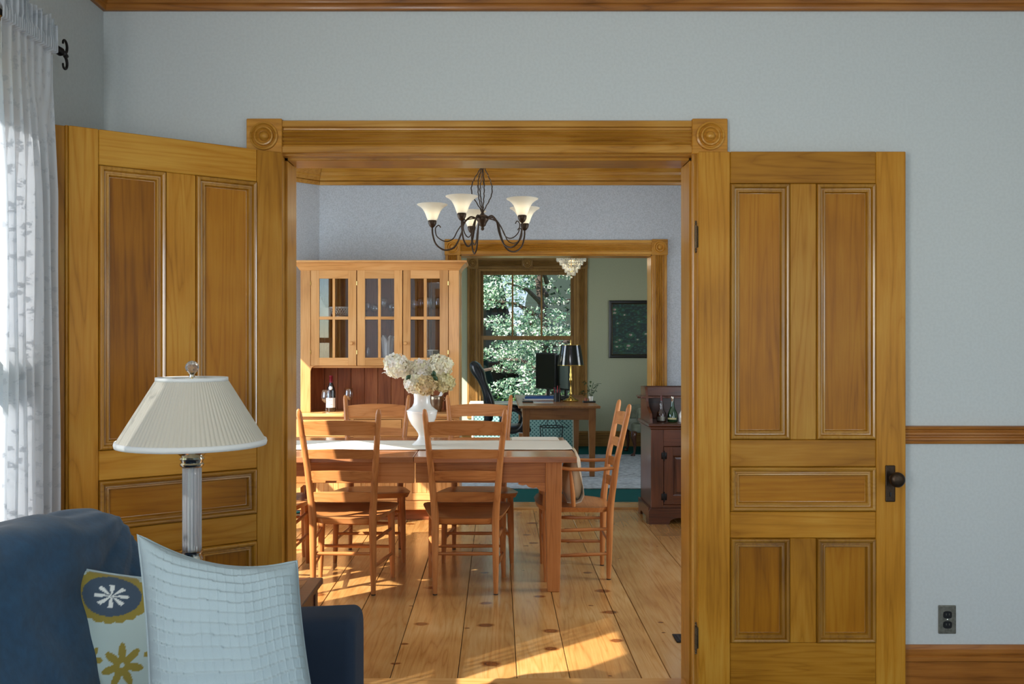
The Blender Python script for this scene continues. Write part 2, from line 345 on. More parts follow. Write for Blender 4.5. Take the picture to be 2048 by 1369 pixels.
wallseg('wall_bay', bay[1], bay[2], (-1, 0), .15, CZD, [(.16, .84, .55, 2.37), (1.14, 1.82, .55, 2.37)], M['paper'], 'straight bay wall of the dining room with two windows')
wallseg('wall_bay_far', bay[2], bay[3], (-.70, .714), .15, CZD, [], M['paper'], 'angled grey papered wall beside the glazed hutch')
wallseg('wall_dining_far', (-1.53, Y2), (2.2, Y2), (0, 1), .1, CZD, [(-.322+1.53, 1.338+1.53, 0, 2.190)], M['paper'], 'grey papered far wall of the dining room around the second doorway')
wallseg('wall_dining_right', (2.2, Y1B-.2), (2.2, Y2+.2), (1, 0), .15, CZD, [(1.2, 2.1, .6, 2.2)], M['paper'], 'grey papered right wall of the dining room')
wallseg('wall_office_near', (-1.8, Y2B), (3.3, Y2B), (0, -1), .1, CZD, [(-.322+1.8, 1.338+1.8, 0, 2.190)], M['green'], 'green painted study side of the second doorway')
wallseg('wall_office_left', (-1.65, Y2B-.1), (-1.65, Y3), (-1, 0), .15, CZD, [(.9, 2.0, .6, 2.3), (2.6, 3.6, .6, 2.3)], M['green'], 'green left wall of the study')
wallseg('wall_office_right', (3.15, Y2B-.1), (3.15, Y3), (1, 0), .15, CZD, [(1.2, 2.2, .6, 2.3)], M['green'], 'green right wall of the study')
OWX0, OWX1, OWZ0, OWZ1 = -.262, 1.096, .52, 2.455
wallseg('wall_office_far', (-1.8, Y3), (3.3, Y3), (0, 1), .16, CZD, [(OWX0+1.8, OWX1+1.8, OWZ0, OWZ1)], M['green'], 'muted green far wall of the study around the tall window')
polyslab('ceiling', [(-1.7, -2.65), (3.55, -2.65), (3.55, Y1+.1), (-1.7, Y1+.1)], CZ, CZ+.15, M['ceil'], 'white sitting room ceiling', 'ceiling')
polyslab('ceiling', [(-1.65, Y1+.1), (2.35, Y1+.1), (2.35, Y2+.1), (-1.6, Y2+.1), (-2.64, 6.87), (-2.64, 4.76)], CZD, CZD+.15, M['ceil'], 'white dining room ceiling', 'ceiling')
polyslab('ceiling', [(-1.8, Y2+.1), (3.3, Y2+.1), (3.3, Y3+.16), (-1.8, Y3+.16)], CZD, CZD+.15, M['ceil'], 'white study ceiling', 'ceiling')

# ---- floors
fl = thing('floor', 'wide knotty pine board floor of the dining room with a glossy finish', 'floor', kind='structure')
polyslab('floor_sitting_room', [(-1.7, -2.65), (3.55, -2.65), (3.55, Y1), (-1.7, Y1)], -.1, 0, cloth('cool_bounce_floor', (118, 130, 138), sheen=0), 'unseen sitting room floor, coloured blue grey to cool the bounced light', 'floor')  # out of view; blue grey added to cool the bounce onto the front wall
b = MB(); b.prism([(-1.65, Y1), (2.35, Y1), (2.35, Y2), (-1.6, Y2), (-2.64, 6.87), (-2.64, 4.76)], -.1, -.019, lambda u, v, t: V(u, v, t)); mk('subfloor', b, plain('subfloor_dark', (30, 18, 10), .9), fl)
def fx(px, py): return (px-994)/F*(H*F/(py-688))
edges = [2.22, 1.98, 1.73, 1.43, 1.17, fx(1341, 1356), fx(1283, 1356), fx(1140, 1356), fx(1034, 1356), fx(915, 1356), fx(780, 1356), fx(655, 1356)]
while edges[-1] > -2.45: edges.append(edges[-1]-(.235, .3, .21, .27)[len(edges) % 4])
for i, (xa, xb) in enumerate(zip(edges, edges[1:])):
    mid = (xa+xb)/2; ya, yb = Y1+.172, Y2-.05
    if mid < -1.5: ya, yb = 3.86+(-1.574-xb)*1.10, 7.72-(-1.53-xb)*.97
    cuts = [ya, yb] if i % 3 else [ya, ya+2.55+(i*.37 % .8), yb]
    for c0, c1 in zip(cuts, cuts[1:]):
        b = MB(); b.box(xb+.0016, xa-.0016, c0+.001, c1-.001, -.02, 0, .0022); mk('floor_board', b, wood('pine', 'Y'), fl)
def bar(name, prof, a0, a1, f, mat, label, cat, m0=None, m1=None, parent=None):
    b = MB(); b.prism(prof, a0, a1, f, m0, m1); o = mk(name, b, mat, parent, .6)
    return tag(o, label, cat, kind='structure') if label else o
def boxst(name, a, mat, label, cat, bev=.003):
    b = MB(); b.box(*a, bev); return tag(mk(name, b, mat), label, cat, kind='structure')
boxst('trim_1', (OX0-.01, OX1+.01, Y1+.0, Y1+.17, -.015, .02), wood('pine', 'X'), 'pine threshold across the near doorway', 'threshold', .006)
boxst('trim_2', (-.31, 1.326, Y2-.05, Y2B+.02, -.01, .018), wood('pine', 'X'), 'pale pine threshold before the teal carpet', 'threshold', .006)
polyslab('floor_carpet', [(-1.8, Y2B+.02), (3.3, Y2B+.02), (3.3, Y3+.1), (-1.8, Y3+.1)], -.1, .008, M['carpet'], 'deep teal fitted carpet in the study', 'carpet')
polyslab('lawn', [(-60, -60), (60, -60), (60, 70), (-60, 70)], -.62, -.6, M['lawn'], 'green lawn outside the house', 'lawn')

# ---- front crown, chair rail, baseboards
crown = [(0, 0), (.014, 0), (.018, .006), (.018, .022), (.026, .026), (.030, .036), (.036, .044), (.052, .052), (.058, .062), (.066, .066), (.072, .080), (.092, .104), (.112, .118), (.116, .132), (.124, .136), (.124, .182), (0, .182)]
bar('trim_3', crown, -1.574, 3.4, lambda u, v, t: V(t, Y1-u, 2.750+v), wood('crown', 'X'), 'dark stained wooden crown moulding above the doorway wall', 'crown moulding', m0=lambda u, v: u)
bar('trim_4', crown, -2.5, Y1, lambda u, v, t: V(-1.574+u, t, 2.750+v), wood('crown', 'Y'), 'wooden crown moulding running over the curtain wall', 'crown moulding', m1=lambda u, v: -u)
dc = [(0, 0), (.016, 0), (.020, .005), (.022, .03), (.012, .033), (.03, .038), (.034, .06), (.044, .066), (.048, .074), (.06, .08), (.066, .10), (.078, .106), (.09, .125), (.11, .14), (.116, .15), (.116, .19), (0, .19)]
bar('trim_5', dc, -1.53, 2.2, lambda u, v, t: V(t, Y2-u, 2.785+v), wood('trim', 'X'), 'stepped crown moulding across the far dining wall', 'crown moulding', m0=lambda u, v: u*.41)
dd = V(bay[3][0]-bay[2][0], bay[3][1]-bay[2][1], 0).normalized(); dn = V(dd.y, -dd.x, 0)
bar('trim_6', dc, 0, 1.349, lambda u, v, t: V(bay[2][0], bay[2][1], 2.785+v)+dd*t+dn*u, wood('trim', 'X'), 'crown moulding over the angled bay wall', 'crown moulding', m1=lambda u, v: -u*.41)
bar('trim_7', dc, 4.82, 6.81, lambda u, v, t: V(-2.5+u, t, 2.785+v), wood('crown', 'Y'), 'crown moulding over the straight bay wall', 'crown moulding', m0=lambda u, v: u*.4, m1=lambda u, v: -u*.4)
rail = [(0, 0), (.010, 0), (.014, .006), (.014, .012), (.021, .016), (.021, .024), (.016, .028), (.016, .034), (.022, .038), (.022, .046), (.017, .050), (.018, .056), (.026, .060), (.028, .068), (.022, .072), (0, .072)]
bar('trim_8', rail, .94, 3.4, lambda u, v, t: V(t, Y1-u, 1.020+v), wood('crown', 'X'), 'reeded wooden chair rail to the right of the open door', 'chair rail')
bar('trim_9', rail, -1.574, -1.0, lambda u, v, t: V(t, Y1-u, 1.020+v), wood('crown', 'X'), 'short run of chair rail behind the left door', 'chair rail')
base = [(0, 0), (.020, 0), (.020, .152), (.026, .158), (.026, .172), (.018, .178), (.022, .186), (.022, .192), (.012, .200), (.008, .217), (0, .217)]
bar('baseboard_front', base, .94, 3.4, lambda u, v, t: V(t, Y1-u, v), wood('crown', 'X'), 'tall moulded wooden baseboard right of the open door', 'baseboard')
bar('baseboard_left', base, -2.5, Y1, lambda u, v, t: V(-1.574+u, t, v), wood('crown', 'Y'), 'moulded baseboard under the curtained window', 'baseboard')
bar('baseboard_office', base, -1.65, 3.15, lambda u, v, t: V(t, Y3-u, v), wood('office', 'X'), 'wooden baseboard along the far green study wall', 'baseboard')
bar('baseboard_dining', base, 1.48, 2.2, lambda u, v, t: V(t, Y2-u, v), wood('trim', 'X'), 'baseboard behind the dark washstand', 'baseboard')
bar('baseboard_bay', base, 4.82, 6.81, lambda u, v, t: V(-2.5+u, t, v), wood('trim', 'Y'), 'baseboard below the bay windows', 'baseboard')

# ---- door frames
fr = thing('doorframe_near', 'honey coloured fluted wood door frame with bullseye corner blocks', 'door frame', (0, 0, 0), kind='structure')
casing(fr, OX0-.008, OX1-.001, OZ+.014, Y1, .133, 'trim')
def jamb(root, x0, x1, z, ya, yb, kind, rab=0, rabd=.05):
    for sx, X in ((-1, x0), (1, x1)):
        b = MB(); b.box(min(X, X+sx*.03), max(X, X+sx*.03), ya+rabd, yb, 0, z, .002)
        if rab: b.box(min(X+sx*rab, X+sx*.03), max(X+sx*rab, X+sx*.03), ya, ya+rabd, 0, z+.01, .001)
        mk('jamb', b, wood(kind, 'Z'), root)
    b = MB(); b.box(x0, x1, ya+rabd, yb, z, z+.03, .002)
    if rab: b.box(x0-rab-.004, x1+rab+.004, ya, ya+rabd, z+rab-.001, z+.03, .001)
    mk('head_jamb', b, wood(kind, 'X'), root)
jamb(fr, OX0, OX1, OZ, Y1-.002, Y1B+.01, 'trim', .011)
casing(fr, OX0-.01, OX1+.005, OZ+.014, Y1B, .133, 'trim', dirn=1)
fr2 = thing('doorframe_far', 'fluted wood frame with corner blocks round the study doorway', 'door frame', (0, 0, 0), kind='structure')
casing(fr2, -.318, 1.334, 2.185, Y2, .128, 'trim')
jamb(fr2, -.31, 1.326, 2.177, Y2-.004, Y2B+.004, 'trim', 0, 0)

# ---- panelled doors
def leaf(name, label, stile_h, m0, m1, st_l, W, mirror, rabbet, loc, rz):
    root = thing(name, label, 'door', loc, rz, kind='structure'); s = -1 if mirror else 1
    D = .04; HT = 2.163
    def bx(nm, xa, xb, za, zb, ax, ya=0, kind='door', bev=.0025):
        b = MB(); xa, xb = sorted((s*xa, s*xb)); b.box(xa+.0004, xb-.0004, ya, D, za+.0004, zb-.0004, bev); return mk(nm, b, wood(kind, ax), root)
    bx('stile', 0, stile_h, 0, HT, 'Z'); bx('stile', st_l, W-(rabbet or 0), 0, HT, 'Z')
    if rabbet:
        bx('meeting_rabbet', W-rabbet, W, 0, HT, 'Z', .016)
        b = MB(); xa = s*(W-rabbet+.004); b.tube([(xa, .012, .0), (xa, .012, HT)], .006, 8); mk('bead', b, wood('door', 'Z'), root, 1)
    zr = [(0, .2335), (.645, .749), (.9256, 1.0315), (2.037, HT)]
    for a, c in zr: bx('rail', stile_h, st_l, a, c, 'X')
    for a, c in ((.2335, .645), (1.0315, 2.037)): bx('mullion', m0, m1, a, c, 'Z')
    prof = [(0, .004), (.001, -.003), (.003, -.0085), (.008, -.0115), (.014, -.009), (.017, -.001), (.0185, .004), (.021, .0045), (.025, .0035), (.0265, -.001), (.0315, -.0015), (.034, .006), (.036, .013), (.041, .0145), (.041, .02)]
    for xa, xb, za, zb in ((stile_h, m0, .2335, .645), (m1, st_l, .2335, .645), (stile_h, st_l, .749, .9256), (stile_h, m0, 1.0315, 2.037), (m1, st_l, 1.0315, 2.037)):
        xa, xb = sorted((s*xa, s*xb)); b = MB(); b.frame(xa+.001, xb-.001, za+.001, zb-.001, prof); mk('panel_moulding', b, wood('mould', 'Z' if zb-za > xb-xa else 'X'), root, .5)
        b = MB(); b.box(xa, xb, .0135, .028, za, zb); mk('panel', b, wood('panel', 'Z' if zb-za > xb-xa else 'X'), root)
    return root
dr = leaf('door_1', 'right leaf of the honey wood double doors, folded flat, with a dark knob', .125, .359, .463, .696, .814, False, 0, (.790, 3.53, .012), 0)
dl = leaf('door_2', 'left leaf of the honey wood double doors, swung halfway behind the lamp', .104, .338, .446, .676, .816, True, .043, (-.846, 3.55, .012), math.radians(35.2))
# knob, plate and hinges of the right leaf
b = MB(); b.box(.7325, .7705, -.004, 0, .788, .931, .0035, 2); pl = mk('lock_plate', b, M['bronze'], dr); pl['label'] = 'dark bronze lock plate with a keyhole'
b = MB(); b.lathe([(.0005, 0), (.004, 0), (.004, -.0035), (.0005, -.0035)], (.7515, -.0035, .822), 16, 'Y'); b.box(.7497, .7533, -.0072, -.004, .808, .822); mk('keyhole', b, M['black'], pl)
b = MB(); b.lathe([(.014, 0), (.015, -.006), (.009, -.01), (.008, -.022), (.014, -.028), (.026, -.034), (.0295, -.042), (.029, -.05), (.023, -.057), (.013, -.060), (.0005, -.061)], (.759, -.003, .881), 28, 'Y'); kn = mk('knob', b, M['bronze'], dr, .8); kn['label'] = 'round dark bronze door knob'
for z in (1.828, .252):
    b = MB(); b.tube([(-.010, .0, z-.045), (-.010, .0, z+.045)], .0055, 10); b.box(-.010, -.0005, .002, .0045, z-.042, z+.042, .001); b.box(-.0015, .0, .0, .03, z-.04, z+.04)
    for k in (-.045, .045): b.lathe([(.0005, 0), (.0045, .003), (.005, .007), (.003, .011), (.005, .015), (.0005, .019)] if k > 0 else [(.0005, 0), (.0045, -.003), (.005, -.007), (.003, -.011), (.005, -.015), (.0005, -.019)], (-.010, 0, z+k), 10)
    mk('hinge', b, M['oldbrass'], dr, .8)['label'] = 'worn ornate metal hinge'

# ---- windows
def window(name, label, loc, rz, w, z0, z1, cols=1, kind='trim', cw=.115, T=.15, mid=False, head=True, colsl=1, jw=.02):
    root = thing(name, label, 'window', loc, rz, kind='structure'); h = w/2
    casing(root, -h, h, z1, 0, cw, kind, floor=z0-.02, mid=mid)
    b = MB(); b.box(-h-cw-.02, h+cw+.02, -.05, .03, z0-.045, z0-.018, .006); mk('stool', b, wood(kind, 'X'), root)
    b = MB(); b.box(-h-cw, h+cw, -.018, 0, z0-.13, z0-.045, .003); mk('apron', b, wood(kind, 'X'), root)
    b = MB(); b.box(-h, -h+jw, 0, T, z0, z1); b.box(h-jw, h, 0, T, z0, z1); b.box(-h+jw, h-jw, 0, T, z1-jw, z1); b.box(-h, h, 0, T+.03, z0-.018, z0+.004); mk('jamb', b, wood(kind, 'Z'), root)
    zm = z0+(z1-z0)*.5 if name != 'window_5' else 1.50; sw = .040
    x0, x1 = -h+jw, h-jw
    for (za, zb, y, nc, nm) in ((zm-.03, z1-jw, .075, cols, 'upper_sash'), (z0+.004, zm+.03, .035, colsl, 'lower_sash')):
        b = MB(); b.box(x0, x0+sw, y, y+.035, za, zb, .002); b.box(x1-sw, x1, y, y+.035, za, zb, .002)
        b.box(x0+sw, x1-sw, y, y+.035, zb-(.045 if nm[0] == 'u' else .055), zb, .002); b.box(x0+sw, x1-sw, y, y+.035, za, za+(.055 if nm[0] == 'u' else .06), .002)
        sa = mk(nm, b, wood(kind, 'Z'), root); ww = (x1-x0-2*sw)/nc
        for k in range(1, nc):
            b = MB(); xm = x0+sw+ww*k; b.box(xm-.012, xm+.012, y+.004, y+.031, za+.03, zb-.03, .004); mk('muntin', b, wood(kind, 'Z'), sa)
        for k in range(nc):
            b = MB(); b.box(x0+sw+ww*k, x0+sw+ww*(k+1), y+.016, y+.019, za+.03, zb-.03); mk('pane', b, M['glass'], sa)
    return root
window('window_1', 'tall window behind the lace curtain', (-1.574, 2.41, 0), PI/2, .92, .55, 2.34)
window('window_2', 'tall window in the left sitting room wall', (-1.574, -.65, 0), PI/2, 1.1, .55, 2.34)
dang = math.atan2(nd[0], -nd[1])
window('window_3', 'bay window nearest the doorway wall', (bay[0][0]-nd[1]*.8325, bay[0][1]+nd[0]*.8325, 0), dang, .805, .55, 2.37, 1, cw=.09)
window('window_4', 'nearer of the two straight bay windows', (-2.5, 4.82+.50, 0), PI/2, .68, .55, 2.37, 1, cw=.1)
window('window_6', 'farther of the two straight bay windows', (-2.5, 4.82+1.48, 0), PI/2, .68, .55, 2.37, 1, cw=.1)
window('window_5', 'tall study window with three upper panes looking onto trees', ((OWX0+OWX1)/2, Y3, 0), 0, OWX1-OWX0, OWZ0, OWZ1, 3, 'office', .148, .16, mid=True, jw=.035)
window('window_7', 'left study window nearest the dining room', (-1.65, 7.85+1.45, 0), PI/2, 1.1, .6, 2.3, 1, 'office')
window('window_8', 'left study window nearest the far wall', (-1.65, 7.85+3.1, 0), PI/2, 1.0, .6, 2.3, 1, 'office')
window('window_9', 'window in the right study wall', (3.15, 7.85+1.7, 0), -PI/2, 1.0, .6, 2.3, 1, 'office')
window('window_10', 'window in the right dining wall', (2.2, 3.6+1.65, 0), -PI/2, .9, .6, 2.2)
window('window_11', 'window in the right sitting room wall', (3.4, .6, 0), -PI/2, 1.2, .6, 2.3)
window('window_12', 'left one of the rear windows', (-.76, -2.5, 0), PI, .6, .6, 2.35)
window('window_13', 'right one of the rear windows', (2.85, -2.5, 0), PI, .9, .6, 2.35)

# ---- outlet on the front wall
o = thing('electrical_outlet', 'mottled metal outlet plate low on the right wall', 'outlet', (1.799, Y1, .317))
b = MB(); b.box(-.035, .035, -.006, 0, -.057, .057, .003, 2); mk('cover_plate', b, M['steel'], o)
for z in (-.020, .020):
    b = MB(); P = [(.017*math.copysign(abs(math.cos(a))**.6, math.cos(a)), .0145*math.copysign(abs(math.sin(a))**.6, math.sin(a))) for a in [2*PI*k/20 for k in range(20)]]
    b.prism(P, -.0085, -.004, lambda u, v, t, z=z: V(u, t, z+v)); r_ = mk('receptacle', b, M['black'], o)
    b = MB(); b.box(-.007, -.005, -.0092, -.0085, z-.002, z+.006); b.box(.005, .007, -.0092, -.0085, z-.002, z+.006); mk('slot', b, M['steel'], r_)
b = MB(); b.lathe([(.003, 0), (.003, -.001), (.0005, -.0015)], (0, -.006, 0), 10, 'Y'); mk('screw', b, M['silver'], o)

# ---- outdoors beyond the study window
def blob_leaves(name, centers, n, size, cols, seed, squash=.45):
    rs = np.random.RandomState(seed); vs_, cs = [], []
    c = np.array([q[:3] for q in centers]); r = np.array([q[3] for q in centers]); pr = r**2/np.sum(r**2); idx = rs.choice(len(c), n, p=pr)
    d = rs.normal(size=(n, 3)); d /= np.linalg.norm(d, axis=1)[:, None]; rad = rs.uniform(.55, 1.0, n)**.6
    p = c[idx]+d*(r[idx]*rad)[:, None]*np.array([1, 1, squash])
    nrm = rs.normal(size=(n, 3))+np.array([0, -.2, 1.1]); nrm /= np.linalg.norm(nrm, axis=1)[:, None]
    u = np.cross(nrm, rs.normal(size=(n, 3))); u /= np.linalg.norm(u, axis=1)[:, None]; v = np.cross(nrm, u)
    s = (size*rs.uniform(.6, 1.3, n))[:, None]
    q = np.stack([p-u*s, p-v*s*.5+nrm*s*.1, p+u*s, p+v*s*.5+nrm*s*.1], 1).reshape(-1, 3)
    f = np.arange(4*n).reshape(-1, 4); k = rs.randint(0, len(cols), n); cc = np.array([srgb(*x) for x in cols])[k]; cc[:, :3] *= rs.uniform(.75, 1.25, n)[:, None]
    return q, f, np.repeat(np.clip(cc, 0, 1), 4, 0)
def tree(label, x, y, h, spread, nb, nl, size, cols, seed, z0=-.6, squash=.3, low=.15):
    rs = random.Random(seed); root = thing('garden_tree', label, 'tree', (x, y, z0)); b = MB()
    tr = [(0, 0, 0), (.06*h*.3, 0, h*.3), (-.03*h, .02, h*.6), (.02*h, 0, h*.95)]
    b.tube(tr, [.05*h**.8*.6, .04*h**.8*.6, .03*h**.8*.5, .01*h], 8); mk('trunk', b, M['bark'], root, 1)
    cen = []
    for k in range(nb):
        t = low+(1-low)*k/nb; a = rs.uniform(0, 2*PI); rr = spread*(1-.55*t)*rs.uniform(.45, 1); e = (rr*math.cos(a), rr*math.sin(a), h*t+rs.uniform(-.1, .25))
        b = MB(); b.tube([(0, 0, h*t*.9), (e[0]*.5, e[1]*.5, (h*t*.9+e[2])/2+.12), e], [.05, .035, .015], 6); mk('branch', b, M['bark'], root, 1)
        for j in range(3): cen.append((e[0]*(.55+.25*j)+rs.uniform(-.3, .3), e[1]*(.55+.25*j)+rs.uniform(-.3, .3), e[2]+rs.uniform(-.2, .2), rs.uniform(.32, .62)))
    q, f, c = blob_leaves('leaves', cen, nl, size, cols, seed, squash)
    tag(raw('foliage', q.tolist(), f.tolist(), M['vleaf'], root, c), kind='stuff'); return root
GR = [(120, 160, 116), (215, 225, 200), (56, 100, 76), (90, 136, 96)]  # near-white highlights mixed into the leaf colours of the garden trees
tree('layered maple with highlights in its leaf colour nearest the study window', .95, 17.2, 5.2, 2.3, 16, 16000, .034, [(150, 180, 140), (225, 232, 215), (90, 130, 96), (60, 100, 80)], 3)
tree('bushy tree with highlights in its leaf colour seen in the left of the study window', -1.1, 19.0, 5.6, 2.4, 16, 15000, .038, GR, 5)
tree('tree with highlights in its leaf colour at the right of the study window', 2.6, 20.2, 5.8, 2.3, 15, 14000, .038, [(235, 228, 215), (140, 168, 130), (50, 92, 72)], 8)
for i, (x, y, h, lb) in enumerate([(-3.4, 25, 7.5, 'dark evergreen behind the left garden tree'), (-1.2, 26.5, 8, 'dark evergreen left of the blue house front'), (2.3, 25.8, 8, 'dark evergreen right of the blue house front'),
                                 (4.6, 26.5, 7.5, 'dark evergreen farthest right behind the trees'), (-6.2, 27, 8, 'dark evergreen farthest left behind the trees'), (7.2, 27, 8, 'dark evergreen beyond the right garden tree')]):
    root = thing('evergreen_tree', lb, 'tree', (x, y, -.6)); b = MB()
    rs = random.Random(i); P = []
    for k in range(9):
        t = k/8; P.append([(lambda r, a: V(r*math.cos(a), r*math.sin(a), .3+t*h))((1.75*(1-t**1.6)+.02)*(1+.15*math.sin(5*a_+k)), a_) for a_ in [2*PI*j/16 for j in range(16)]])
    b.grid(P, closed_v=True); mk('inner_foliage', b, plain('evergreen_dark', (16, 34, 24), .9), root, 2)
    b = MB(); b.tube([(0, 0, 0), (0, 0, 1)], .18, 8); mk('trunk', b, M['bark'], root)
    cen = [(1.55*(1-t)*math.cos(a), 1.55*(1-t)*math.sin(a), .4+h*t, .55) for t, a in [(rs.random()**1.2*.95, rs.uniform(PI*.9, 2.1*PI)) for _ in range(60)]]
    q, f, c = blob_leaves('n', cen, 4200, .07, [(30, 58, 40), (44, 76, 50), (70, 104, 70)], i+20, .5); tag(raw('foliage', q.tolist(), f.tolist(), M['vleaf'], root, c), kind='stuff')
hs = thing('neighbour_house', 'pale blue grey clapboard house glimpsed through the trees', 'house', (.6, 30.5, -.6))
b = MB(); b.box(-1.7, 1.7, 0, 3, 0, 6.5)
mk('wall', b, plain('clapboard_blue', (150, 170, 188), .7), hs)
for k in range(40):
    b = MB(); b.box(-1.72, 1.72, -.025, 0, .16*k, .16*k+.15, .004); mk('clapboard', b, plain('clapboard_blue', (150, 170, 188), .7) if k == 0 else bpy.data.materials['clapboard_blue'], hs)
for x in (-.55, .75):
    b = MB(); b.box(x-.45, x+.45, -.06, -.02, 1.4, 3.1, .01); w_ = mk('window', b, M['porc'], hs); b = MB(); b.box(x-.35, x+.35, -.07, -.055, 1.5, 3.0); mk('pane', b, plain('dark_pane', (40, 56, 70), .1), w_)
b = MB(); b.prism([(-1.9, 6.4), (0, 8.2), (1.9, 6.4)], -.2, 3.2, lambda u, v, t: V(u, t, v)); mk('roof', b, M['bark'], hs)
q, f, c = blob_leaves('n', [(-4+k*.55, 22.6+.4*math.sin(k*2.1), -.25+.12*math.sin(k*1.3), .65) for k in range(20)], 7000, .05, [(60, 100, 50), (110, 150, 80), (36, 70, 40)], 77, .9)
tag(raw('shrub_border', q.tolist(), f.tolist(), M['vleaf'], None, c), 'low sunlit green shrub border below the study window trees', 'shrubs', kind='stuff')
# ================================================================ DINING ROOM FURNITURE
def sup(a, e): c = math.cos(a); return math.copysign(abs(c)**e, c)
def supS(a, e): c = math.sin(a); return math.copysign(abs(c)**e, c)
def wtube(b, pts, rad, seg=12): return b.tube(pts, rad, seg)
# ---- ladder-back chair. Local frame: feet at z 0, sitter faces +y
def post_pt(s, z):
    K = [(0, .172, -.185), (.44, .170, -.195), (.72, .192, -.232), (1.06, .224, -.305)]
    for (z0, x0, y0), (z1, x1, y1) in zip(K, K[1:]):
        if z <= z1+1e-6:
            t = (z-z0)/(z1-z0); return (s*(x0+(x1-x0)*t), y0+(y1-y0)*t, z)
    return (s*K[-1][1], K[-1][2], z)
def ladder_chair(label, arms=False, group=None):
    name = 'ladder_back_armchair' if arms else 'ladder_back_chair'
    t = thing(name, label, 'chair', group=group); W = wood('cherry', 'Z'); WX = wood('cherry', 'X'); WY = wood('cherry', 'Y')
    for s in (-1, 1):
        zs = [0, .02, .12, .3, .42, .46, .52, .62, .72, .84, .96, 1.03, 1.053, 1.06]; rr = [.0125, .0135, .017, .0205, .022, .022, .0205, .0195, .0185, .0175, .0165, .0155, .011, .003]
        b = MB(); wtube(b, [post_pt(s, z) for z in zs], rr); mk('back_post', b, W, t, 1.2)
        b = MB(); b.lathe([(.0135, 0), (.0135, .006)], (s*.172, -.185, 0), 10); mk('foot_cap', b, M['black'], t)
        top = .69 if arms else .435
        b = MB(); zz = [0, .02, .15, .32, .43]+([.55, .69] if arms else []); r2 = [.0125, .0135, .018, .021, .021]+([.017, .013] if arms else [])
        fxp = lambda z: (s*(.222-.012*z/.43), .195, z)
        wtube(b, [fxp(z) for z in zz], r2); mk('leg', b, W, t, 1.2)
        for z in (.155, .305):
            b = MB(); a, c = post_pt(s, z), fxp(z-.005); m_ = [(a[i]+(c[i]-a[i])*.5) for i in range(3)]
            wtube(b, [a, m_, c], [.0085, .0115, .0085], 10); mk('stretcher', b, WY, t, 1.2)
    for (ya, z, xx) in ((-.185, .232, .17), (.195, .19, .214), (.195, .33, .212)):
        b = MB(); wtube(b, [(-xx, ya, z), (0, ya, z), (xx, ya, z)], [.0085, .0115, .0085], 10); mk('stretcher', b, WX, t, 1.2)
    # seat: shaped plank
    nu, nv = 22, 22
    def outline(v): # half width along depth v 0 back..1 front
        base_ = .182+(.262-.182)*min(1, (v*1.35))**.8
        if v > .82: base_ *= math.sqrt(max(0, 1-((v-.82)/.185)**2.6))*.999+.001
        if v < .2: base_ *= math.sqrt(max(0, 1-((.2-v)/.27)**2.2))
        return base_
    def top(u, v, dz):
        hw = outline(v); x = hw*u; y = -.205+.46*v
        dish = .017*max(0, 1-(u*u*.9))*math.sin(PI*min(1, max(0, (v-.05)/.8)))*(1-.55*math.exp(-(u/.16)**2)*max(0, v-.35)*1.6)
        return V(x, y, .455-.022*(1-v)**1.5-dish*1.25+dz)
    b = MB(); T_ = [[top(-1+2*i/nu, j/nv, 0) for j in range(nv+1)] for i in range(nu+1)]
    B_ = [[V(p.x*.94, .02+(p.y-.02)*.95, .423-.02*max(0, 1-(p.y+.205)/.46)**1.5) for p in row] for row in T_]; vt = b.grid(T_, flip=True); vb = b.grid(B_)
    rim = lambda g: [g[i][0] for i in range(nu)]+[g[nu][j] for j in range(nv)]+[g[nu-i][nv] for i in range(nu)]+[g[0][nv-j] for j in range(nv)]
    rt, rb = rim(vt), rim(vb)
    for k in range(len(rt)): b.bm.faces.new([rt[k], rt[(k+1) % len(rt)], rb[(k+1) % len(rb)], rb[k]])
    mk('seat', b, WX, t, .7)
    # slats
    for z0, z1, arch in ((.909, .985, .012), (.777, .826, .008), (.652, .704, .007), (.530, .584, .006)):
        P0, P1 = [], []; n = 16
        for i in range(n+1):
            u = -1+2*i/n; a0 = post_pt(1, (z0+z1)/2); x = u*(a0[0]-.006); bow = .022*(1-u*u)
            zt = z1+arch*(1-u*u); zb = z0+arch*.25*(1-u*u)
            yt, yb = post_pt(1, z1)[1]-bow, post_pt(1, z0)[1]-bow
            P0.append([V(x, yb+.005, zb), V(x, yb-.005, zb), V(x, yt-.005, zt-.002), V(x, yt-.002, zt), V(x, yt+.005, zt)])
        b = MB(); g = b.grid(P0, closed_v=True); b.bm.faces.new(g[0]); b.bm.faces.new(g[-1][::-1]); mk('slat', b, WX, t, .6)
    if arms:
        for s in (-1, 1):
            a = post_pt(s, .685); pts = [(a[0], a[1], .675), (s*.218, -.1, .668), (s*.232, .05, .672), (s*.232, .19, .69), (s*.228, .235, .692)]
            b = MB(); rows = []
            for i, p in enumerate(pts):
                hw = [.011, .013, .018, .021, .012][i]; rows.append([V(p[0]+hw*math.cos(2*PI*k/10), p[1], p[2]+.011*math.sin(2*PI*k/10)) for k in range(10)])
            g = b.grid(rows, closed_v=True); b.bm.faces.new(g[0]); b.bm.faces.new(g[-1][::-1]); mk('arm', b, WY, t, 1)
            b = MB(); wtube(b, [(s*.226, .03, .448), (s*.226, .035, .52), (s*.229, .045, .62), (s*.231, .05, .668)], [.012, .0145, .010, .007], 10); mk('arm_support', b, W, t, 1.2)
    return t
c1 = ladder_chair('sunlit ladder-back chair at the near left of the table, back to the viewer', group='ladder-back dining chairs'); c1.location = (-.862, 5.275, 0); c1.rotation_euler.z = math.radians(-2.5)
def chair_at(lab, x, y, rz):
    c = copy_tree(c1); c.location = (x, y, 0); c.rotation_euler.z = rz; c['label'] = lab; return c
